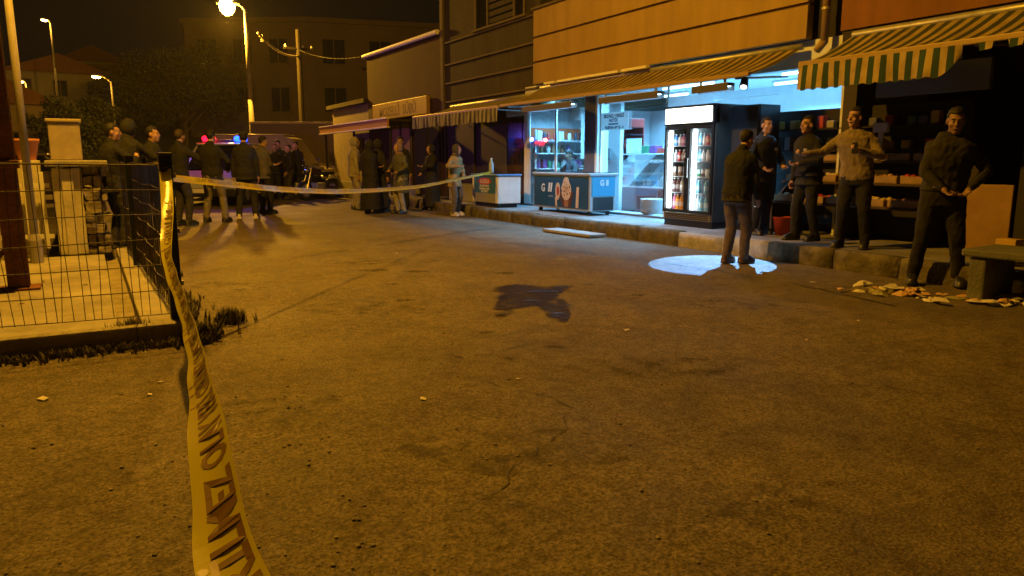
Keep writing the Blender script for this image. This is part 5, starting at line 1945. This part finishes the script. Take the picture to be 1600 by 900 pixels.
    part('mouth', MB().ell(H(0, .1005, -.048), (.021, .004, .0045), 8, 6, qq), mat('lips', (.22, .09, .07), .5), body, True)
    # --- clothes
    tors(J, .028, hem, .012)
    J.cap(neck - Vector((0, .012, .035)), neck + Vector((0, -.008, .028)), .082, .074)
    jm = cloth(top)
    link('jacket', fuse(J, max(voxel, .012), 3, 'jacket', jm, .012, 10), t)
    if skirt:
        K = MB()
        K.loft([((0, 0, .10), .27, .23), ((0, 0, .5), .235, .20), ((0, 0, .85), .19, .155), ((0, 0, 1.0), .16, .13)], 22)
        link('skirt', fuse(K, .018, 3, 'skirt', cloth(skirt), .022, 6), t)
    else:
        tors_z = MB()
        T.loft([((0, 0, .80 - drop), .165 * bulk, .125 * bulk), ((0, 0, .90 - drop), .175 * bulk, .132 * bulk), ((0, 0, 1.0 - drop), .165 * bulk, .125 * bulk)], 18)
        link('trousers', fuse(T, max(voxel, .012), 3, 'trousers', cloth(legs), .010, 9), t)
    if belt:
        bl = MB().loft([((0, 0, .93 - drop), .205 * bulk, .165 * bulk), ((0, 0, .98 - drop), .20 * bulk, .16 * bulk)], 22)
        part('belt', bl, M_BLACK, t)
        part('holster', MB().bbox(.17 * bulk, .235 * bulk, -.05, .06, .74 - drop, .94 - drop, .015), M_BLACK, t)
        part('badge', MB().box(-.13, -.07, .14 * bulk + .0, .175 * bulk, 1.27, 1.31), mat('badge', (.45, .45, .42), .35, .5), t)
    sm = mat('shoe_%.3f_%.3f' % (shoes[0], shoes[2]), shoes, .45)
    for an, heel, toep, fd, fz in feet_w:
        sd = Vector((fd.y, -fd.x, 0))
        Sx = MB()
        pts = [(-.075, .034), (-.03, .043), (.04, .042), (.10, .052), (.16, .046), (.195, .026)]
        rings = []
        for zz, g in ((.0, 1.06), (.022, 1.06), (.024, .98), (.055, .95), (.075, .72), (.105, .6)):
            ring = []
            for u_, w_ in pts:
                cut = u_ if zz < .06 else min(u_, .19 - (zz - .06) * 2.3)
                ring.append((cut, w_ * g))
            R2 = [an + fd * u_ + sd * w_ for u_, w_ in ring] + [an + fd * u_ - sd * w_ for u_, w_ in ring[::-1]]
            rings.append([Vector((p.x, p.y, fz + zz)) for p in R2])
        n2 = len(rings[0])
        vs_, fs_ = [], []
        for r_ in rings:
            vs_ += r_
        for j in range(len(rings) - 1):
            for i in range(n2):
                fs_.append((j * n2 + i, j * n2 + (i + 1) % n2, (j + 1) * n2 + (i + 1) % n2, (j + 1) * n2 + i))
        fs_ += [tuple(range(n2))[::-1], tuple(range((len(rings) - 1) * n2, len(rings) * n2))]
        part('shoe', Sx.add(vs_, fs_), sm, t, True)
    # --- hair / headwear
    def shell(rad, cen, keep, name, m, wr=.004):
        e = MB().ell((0, 0, 0), rad, 26, 20)
        bm = bmesh.new()
        vv = [bm.verts.new(p) for p in e.v]
        for f_ in e.f:
            bm.faces.new([vv[i] for i in f_])
        kill = [v for v in bm.verts if not keep(v.co + Vector(cen))]
        bmesh.ops.delete(bm, geom=kill, context='VERTS')
        bmesh.ops.recalc_face_normals(bm, faces=bm.faces[:])
        for v in bm.verts:
            v.co += v.co.normalized() * wr * noise.noise(v.co * 60 + Vector((random.random() * .01, 0, 0)))
        bmesh.ops.solidify(bm, geom=bm.faces[:], thickness=.006)
        for v in bm.verts:
            v.co = hc + q @ (v.co + Vector(cen))
        me = bpy.data.meshes.new(name)
        bm.to_mesh(me)
        bm.free()
        for p in me.polygons:
            p.use_smooth = True
        me.materials.append(m)
        return link(name, me, t)
    if scarf:
        shell((.092, .112, .135), (0, -.012, .01), lambda c: not (c.y > .052 and abs(c.x) < .058 and -.085 < c.z < .085), 'headscarf', cloth(scarf), .006)
        part('scarf_fold', MB().loft([((neck.x, neck.y + .01, neck.z - .04), .125, .10), ((neck.x, neck.y + .01, neck.z + .05), .085, .082)], 18), cloth(scarf), t, True)
    elif hood:
        shell((.098, .118, .135), (0, -.02, .015), lambda c: not (c.y > .05 and abs(c.x) < .07 and c.z < .085), 'hood', cloth(hood), .005)
    elif not bald:
        lim = -.075 if female else -.02
        shell((.081, .100, .098), (0, -.014, .047), lambda c: (c.z > .085) or (c.y < .045 and c.z > .035) or (c.y < .0 and c.z > -.005) or (c.y < -.035 and c.z > -.055) or (female and c.y < -.01 and c.z > -.09), 'hair', mat('hair_%.3f' % hair[0], hair, .6, bump=.5, bscale=120), .012)
    if cap:
        shell((.088, .106, .095), (0, -.012, .055), lambda c: c.z > .06, 'cap', cloth(cap), .002)
        part('cap_visor', MB().add([H(.07 * math.cos(a), .06 + .085 * math.sin(a), .068 - .012 * math.sin(a) + dz) for dz in (0, .006) for a in [PI * i / 10 for i in range(11)]],
                                   [tuple(range(11)), tuple(range(11, 22))[::-1]] + [(i, (i + 1) % 11, 11 + (i + 1) % 11, 11 + i) for i in range(11)]), cloth(cap), t)
    if vest:
        V = MB()
        tors(V, .036, .98)
        V2 = fuse(V, .014, 3, 'vest', cloth(vest), .006, 8)
        link('vest', V2, t)
    if extra:
        extra(t, H)
    return t


DK = (.010, .010, .012)
G = lambda: None
random.seed(40)
# group behind the fence on the left
person('dark clad person nearest the garden wall, turned to the street', (.30, 11.6, 0), (.5, .6), 1.70, top=DK, legs=(.03, .028, .026), head=(.5, 0))
person('person in a dark hooded coat behind the mesh fence', (.52, 12.4, 0), (.2, 1), 1.80, top=(.014, .014, .015), hood=(.014, .014, .015), hem=.55)
person('person with pale face seen sideways behind the hanging tape', (.88, 12.9, 0), (1, .4), 1.72, top=(.013, .013, .014), head=(.3, 0), hands=((-.2, .28, 1.0), (.2, .26, 1.02)))
person('short haired person behind the corner fence post', (1.50, 15.2, 0), (.4, .9), 1.76, top=(.013, .013, .015), hair=(.05, .035, .025))
# two men on the road before the police car
person('man in black jacket and grey trousers with his back turned on the road', (2.15, 15.7, 0), (.1, 1), 1.78, feet=((-.19, 0), (.19, .03)), top=DK, legs=(.17, .15, .13), hands=((-.22, .22, 1.02), (.22, .22, 1.02)), bulk=1.12, head=(.2, -.15))
person('man in black with white shoes before the blue beacon', (2.86, 16.2, 0), (-.2, 1), 1.78, feet=((-.17, 0), (.16, .02)), top=(.014, .015, .022), legs=(.016, .016, .018), shoes=(.6, .57, .52), cap=(.02, .02, .03), bulk=1.1)
person('person with grey sleeves standing just behind the man in white shoes', (3.5, 17.6, 0), (.5, .8), 1.74, top=(.10, .09, .085), legs=DK)
# group by the motorcycle
person('leftmost dark figure of the group by the motorcycle', (5.1, 23.9, 0), (.3, -1), 1.70, top=DK, legs=DK)
person('tall dark figure standing back in the group by the motorcycle', (5.5, 24.9, 0), (0, -1), 1.84, top=(.02, .02, .024), legs=DK)
person('dark figure turned sideways in the group by the motorcycle', (5.55, 23.8, 0), (-.8, -.4), 1.68, top=(.02, .018, .016), legs=(.05, .045, .04))
person('figure nearest the motorcycle in a dark coat', (6.0, 24.6, 0), (-.4, -1), 1.80, top=DK, legs=DK, hem=.6)
# people under the canopy
person('man in pale grey sweatshirt and trousers behind the women', (5.75, 18.0, 0), (.8, .3), 1.76, top=(.30, .27, .24), legs=(.28, .25, .22), hood=(.30, .27, .24))
person('woman in a long black robe at the middle of the tape', (5.65, 16.5, 0), (.3, .9), 1.66, top=DK, skirt=DK, scarf=DK, female=True, bulk=1.1)
person('second black robed figure close beside the long black robe', (6.0, 16.9, 0), (.6, .8), 1.68, top=(.014, .013, .013), skirt=(.014, .013, .013), hood=(.014, .013, .013), female=True)
person('woman in olive coat, pale trousers and headscarf', (6.25, 16.1, 0), (-.6, -.5), 1.60, top=(.085, .085, .05), legs=(.30, .28, .26), scarf=(.22, .13, .09), hem=.52, female=True, bulk=1.2, hands=((-.2, .22, 1.05), (.2, .22, 1.08)))
person('dark tall man standing behind the olive coat woman', (7.0, 17.9, 0), (-.3, -1), 1.78, top=DK, legs=DK)
person('black robed figure with pale hand before the dark shop', (7.35, 16.9, 0), (-.8, -.6), 1.58, top=(.012, .012, .012), skirt=(.012, .012, .012), hood=(.012, .012, .012), female=True, hands=((-.1, .3, 1.18), (.2, .2, 1.0)))
person('woman in yellowish coat and dark scarf beside the small freezer', (7.02, 14.85, 0), (.75, -.5), 1.55, top=(.30, .22, .10), legs=(.11, .085, .065), shoes=(.45, .42, .40), scarf=(.06, .05, .05), hem=.72, female=True, bulk=1.0, hands=((-.05, .24, 1.02), (.18, .26, 1.22)))
# shop keeper
person('shop keeper in black sitting behind the blue freezer', (9.3, 13.6, .2), (-.7, -.4), 1.62, hip=.42, feet=((-.14, .36), (.14, .38)), hands=((-.16, .34, .82), (.18, .32, .80)), top=(.015, .015, .018), legs=DK, voxel=.014, head=(.1, -.2))
t = thing('shop_stool', 'low round stool under the shop keeper', 'stool', (9.29, 13.6, .206))
part('seat', MB().lathe([(.16, .34), (.17, .36), (.16, .385)], n=16), M_BLACK, t)
for k in range(3):
    part('leg', MB().tube((.12 * math.cos(k * 2.1), .12 * math.sin(k * 2.1), .34), (.17 * math.cos(k * 2.1), .17 * math.sin(k * 2.1), 0), .012), M_CHROME, t)

# men in front of the shops, nearest people
NV = .0085
person('short man in black jacket and brown trousers standing in the bright circle', (6.66, 6.30, 0), (.75, .55), 1.56, feet=((-.085, -.05), (.085, .10)), top=(.008, .009, .009), lean=(.03, .03), legs=(.10, .07, .048), shoes=(.08, .04, .025), voxel=NV,
       head=(.12, -.22), hands=((-.22, .10, .82), (.22, .16, .84)), bulk=1.12, curl=1.0, hem=.84)


def police_kit(t, H):
    part('patch', MB().ell((.235, .02, 1.28), (.008, .045, .05), 10, 6), mat('patch_gold', (.45, .30, .08), .5), t, True)
    part('radio', MB().bbox(-.16, -.10, .14, .19, 1.18, 1.30, .01), M_BLACK, t)


person('policeman in dark uniform facing the street beside the drinks fridge', (8.05, 7.22, .2), (.45, -.8), 1.58, lean=(-.03, .03), top=(.008, .008, .010), legs=(.008, .008, .010), voxel=NV, belt=True, bulk=1.15, head=(.25, 0), extra=police_kit, vest=(.011, .012, .014), hands=((-.2, .26, 1.04), (.22, .26, 1.02)), curl=1.0)
person('policeman in dark uniform with shoulder patch listening sideways', (7.96, 6.33, .2), (-.75, -.25), 1.55, lean=(.03, .045), feet=((-.12, -.06), (.12, .10)), top=(.008, .008, .009), legs=(.008, .008, .010), voxel=NV, belt=True, bulk=1.12, head=(-.1, .05), extra=police_kit, vest=(.008, .008, .010), hands=((-.1, .28, 1.10), (.24, .1, .86)), curl=1.1)
def glove(t, H):
    part('phone', MB().bbox(-.085, -.015, .365, .38, 1.19, 1.33, .006), M_BLACK, t)
person('man in tan jacket and black trousers pointing with outstretched arm', (7.76, 5.52, .2), (-.62, -.75), 1.60, feet=((-.16, .02), (.15, .0)), top=(.20, .155, .105), legs=(.007, .007, .007), lean=(.05, .03), voxel=NV, hem=.86, bulk=1.14,
       head=(.35, .0), hands=((-.10, .28, 1.22), (.54, .34, 1.19)), elbow=((-.9, -.4, -.6), (.4, -.5, -1)), hair=(.010, .008, .007), extra=glove, curl=.9)


def smoke(t, H):
    part('scarf', MB().loft([((0, .01, 1.30), .155, .150), ((0, .015, 1.40), .165, .128), ((0, .012, 1.47), .115, .105), ((0, .015, 1.53), .088, .090)], 20), cloth((.008, .008, .009)), t, True)
    part('cigarette', MB().tube((.10, .30, .985), (.135, .345, 1.0), .004), M_WHITE, t)


person('bearded man in olive sweater and dark scarf standing in the litter', (7.24, 4.20, 0), (-.35, -.85), 1.70, feet=((-.2, .0), (.2, -.02)), top=(.013, .012, .008), lean=(-.04, .02), legs=(.006, .005, .005), tone=.55, voxel=NV, hem=.92, bulk=1.2,  # skin and sweater darkened, the shade on him is in their colour
       head=(.05, -.22), hands=((-.20, .18, .98), (.04, .25, .98)), elbow=((-1, -.3, -.2), (1, -.35, -.2)), hair=(.010, .009, .008), extra=smoke, curl=.8, vest=None, scarf=None, hood=None)
# ------------------------------------------------------------------ tapes
M_TAPE = mat('barrier_tape', (0.70, 0.64, 0.03), 0.22, spec=.6, vary=.06, vscale=8, bump=.08, bscale=30)
_nt = M_TAPE.node_tree
_tl = _nt.nodes.new('ShaderNodeBsdfTranslucent')
_tl.inputs[0].default_value = (.8, .68, .03, 1)
_mx = _nt.nodes.new('ShaderNodeMixShader')
_mx.inputs[0].default_value = .4
_nt.links.new(_nt.nodes['Principled BSDF'].outputs[0], _mx.inputs[1])
_nt.links.new(_tl.outputs[0], _mx.inputs[2])
_nt.links.new(_mx.outputs[0], _nt.nodes['Material Output'].inputs[0])
M_TINK = mat('tape_print', (0.16, 0.085, 0.012), 0.4)


def spline(P, n):
    out = []
    m = len(P)
    for i in range(m - 1):
        p0, p1, p2, p3 = P[max(0, i - 1)], P[i], P[i + 1], P[min(m - 1, i + 2)]
        for k in range(n):
            t = k / n
            out.append(tuple(.5 * (2 * b + (c - a) * t + (2 * a - 5 * b + 4 * c - d) * t * t + (3 * b - a - 3 * c + d) * t ** 3) for a, b, c, d in zip(p0, p1, p2, p3)))
    out.append(P[-1])
    return out


def tape(label, P, width, words, tsize, t_lo, t_hi, mirror, fold=.0, n=26, stretch=1.0, bold=0.0):
    """P: (x, y, z, roll) control points; roll turns the ribbon about its run"""
    t = thing('barrier_tape', label, 'tape')
    S_ = spline(P, n)
    C_ = [Vector(p[:3]) for p in S_]
    Wv, Nv = [], []
    for i, p in enumerate(S_):
        d = (C_[min(i + 1, len(C_) - 1)] - C_[max(i - 1, 0)]).normalized()
        h = Vector((0, 0, 1)).cross(d)
        h = Vector((1, 0, 0)) if h.length < .05 else h.normalized()
        nn = d.cross(h).normalized()
        a = p[3]
        Wv.append(-h * math.cos(a) + nn * math.sin(a))
        Nv.append(h * math.sin(a) + nn * math.cos(a))
    arc = [0]
    for a, b in zip(C_[:-1], C_[1:]):
        arc.append(arc[-1] + (b - a).length)
    cols = [-.5, -.25, 0, .25, .5]

    def at(s, v, off):
        import bisect
        i = min(max(bisect.bisect(arc, s) - 1, 0), len(arc) - 2)
        f = (s - arc[i]) / max(1e-6, arc[i + 1] - arc[i])
        c = C_[i].lerp(C_[i + 1], f)
        w = Wv[i].lerp(Wv[i + 1], f)
        nv = Nv[i].lerp(Nv[i + 1], f)
        curlz = fold * (abs(v) * 2) ** 2 * width
        return c + w * (v * width) + nv * (curlz + off)
    mb = MB()
    for s in arc:
        for v in cols:
            mb.v.append(at(s, v, .004 * math.sin(s * 9 + v * 3) * (.3 + abs(v))))
    k = len(cols)
    for i in range(len(arc) - 1):
        for j in range(k - 1):
            mb.f.append((i * k + j, i * k + j + 1, (i + 1) * k + j + 1, (i + 1) * k + j))
    part('ribbon', mb, M_TAPE, t, True)
    s = t_lo
    wi = 0
    while s < t_hi:
        wd = words[wi % len(words)]
        vs, fs = text_geo(wd, tsize, bold)
        L = (max(v.x for v in vs) - min(v.x for v in vs)) * stretch
        if s + L > arc[-1]:
            break
        lm = MB()
        for sgn in (1, -1):
            pv = []
            for v in vs:
                vv = v.y / width * (1 if mirror else -1) + .12
                ss = s + L / 2 + v.x * stretch
                wob = .004 * math.sin(ss * 9 + vv * 3) * (.3 + abs(vv))
                pv.append(at(ss, vv, wob + sgn * .0012))
            lm.add(pv, fs)
        me = bpy.data.meshes.new('lettering')
        me.from_pydata(lm.v, [], lm.f)
        me.materials.append(M_TINK)
        link('lettering', me, t)
        s += L + tsize * .55
        wi += 1
    return t


near = [(.13, .40, .755, .35), (.11, .86, .73, .35), (.13, 1.13, .73, .5), (.16, 1.46, .72, .62), (.21, 2.0, .665, .85), (.26, 2.56, .62, .95), (.32, 3.5, .595, 1.1), (.37, 4.72, .66, .75), (.43, 5.22, .90, .1), (.462, 5.55, 1.12, .1), (.468, 5.585, 1.17, .5)]
tape('near yellow police tape with mirrored lettering tied to the corner fence post', near, .075, ['GİRİLMEZ', 'OLAY YERİ'], .066, .30, 5.0, False, .10, 26, 1.55, .0022)
far = [(.49, 5.62, 1.10, 1.45), (.92, 6.13, 1.04, 1.4), (1.59, 6.94, .951, 1.5), (2.56, 8.1, .874, 1.5), (4.08, 9.93, .84, 1.5), (5.21, 11.28, .873, 1.45), (7.17, 13.63, .95, 1.4), (7.58, 14.15, .975, 1.3)]
tape('far yellow police tape sagging across the road to the small freezer', far, .048, ['OLAY YERİ', 'GİRİLMEZ'], .038, .3, 11.5, True, .0, 14, 1.3, .0)
t = thing('tape_knot', 'crumpled tape knot on top of the corner fence', 'knot', (.455, 5.60, 1.17))
kn = MB()
random.seed(6)
for k in range(7):
    a = Vector((random.uniform(-.03, .03), random.uniform(-.02, .02), random.uniform(-.03, .04)))
    b_ = a + Vector((random.uniform(-.06, .06), random.uniform(-.03, .03), random.uniform(-.05, .03)))
    w = Vector((random.uniform(-.02, .02), .012, random.uniform(-.01, .02)))
    kn.add([a - w, a + w, b_ + w, b_ - w], [(0, 1, 2, 3)])
part('loops', kn, M_TAPE, t)
part('tail', MB().add([(0, 0, 0), (.03, -.01, 0), (.045, -.015, -.12), (.015, -.01, -.13)], [(0, 1, 2, 3)]), M_TAPE, t)

# ------------------------------------------------------------------ hand lamp under the awning throwing the hard edged circle
sp = thing('spotlight', 'small projector lamp fixed under the shop awning above the drinks fridge', 'spotlight', (7.74, 7.30, 2.20))
aim = Vector((6.52, 6.47, 0)) - Vector((7.74, 7.30, 2.20))
q = aim.to_track_quat('-Z', 'Y')
body = MB()
body.tube(-aim.normalized() * .1, aim.normalized() * .02, .05, .06, 14)
part('housing', body, M_BLACK, sp, True)
part('lens', MB().tube(aim.normalized() * .0205, aim.normalized() * .026, .045, .045, 14), mat('spot_lens', (1, 1, 1), .3, emit=(.7, .85, 1), estr=3), sp)
part('yoke', MB().tube((0, 0, 0), (0.02, 0, .1), .012), M_GALV, sp)
l = bpy.data.lights.new('spot_beam', 'SPOT')
l.energy = 3300
l.color = (.17, .45, 1.0)
l.spot_size = R(31)
l.spot_blend = .02
l.shadow_soft_size = .008
lo = bpy.data.objects.new('spot_beam', l)
COL.objects.link(lo)
lo.parent = sp
lo.location = aim.normalized() * .06
lo.rotation_euler = q.to_euler()
bpy.data.scenes.remove(WS)

# ------------------------------------------------------------------ thin haze added for a glow round the lamps
HZ = struct('haze', MB().box(-100, 60, -30, 130, -3, 40), None, 'stuff')
hm = bpy.data.materials.new('haze')
hm.use_nodes = True
hn = hm.node_tree
hn.nodes.clear()
ho = hn.nodes.new('ShaderNodeOutputMaterial')
hv = hn.nodes.new('ShaderNodeVolumePrincipled')
hv.inputs['Density'].default_value = 0.0003
hv.inputs['Color'].default_value = (.9, .9, .9, 1)
hv.inputs['Anisotropy'].default_value = 0.3
hn.links.new(hv.outputs[0], ho.inputs['Volume'])
HZ.data.materials.append(hm)
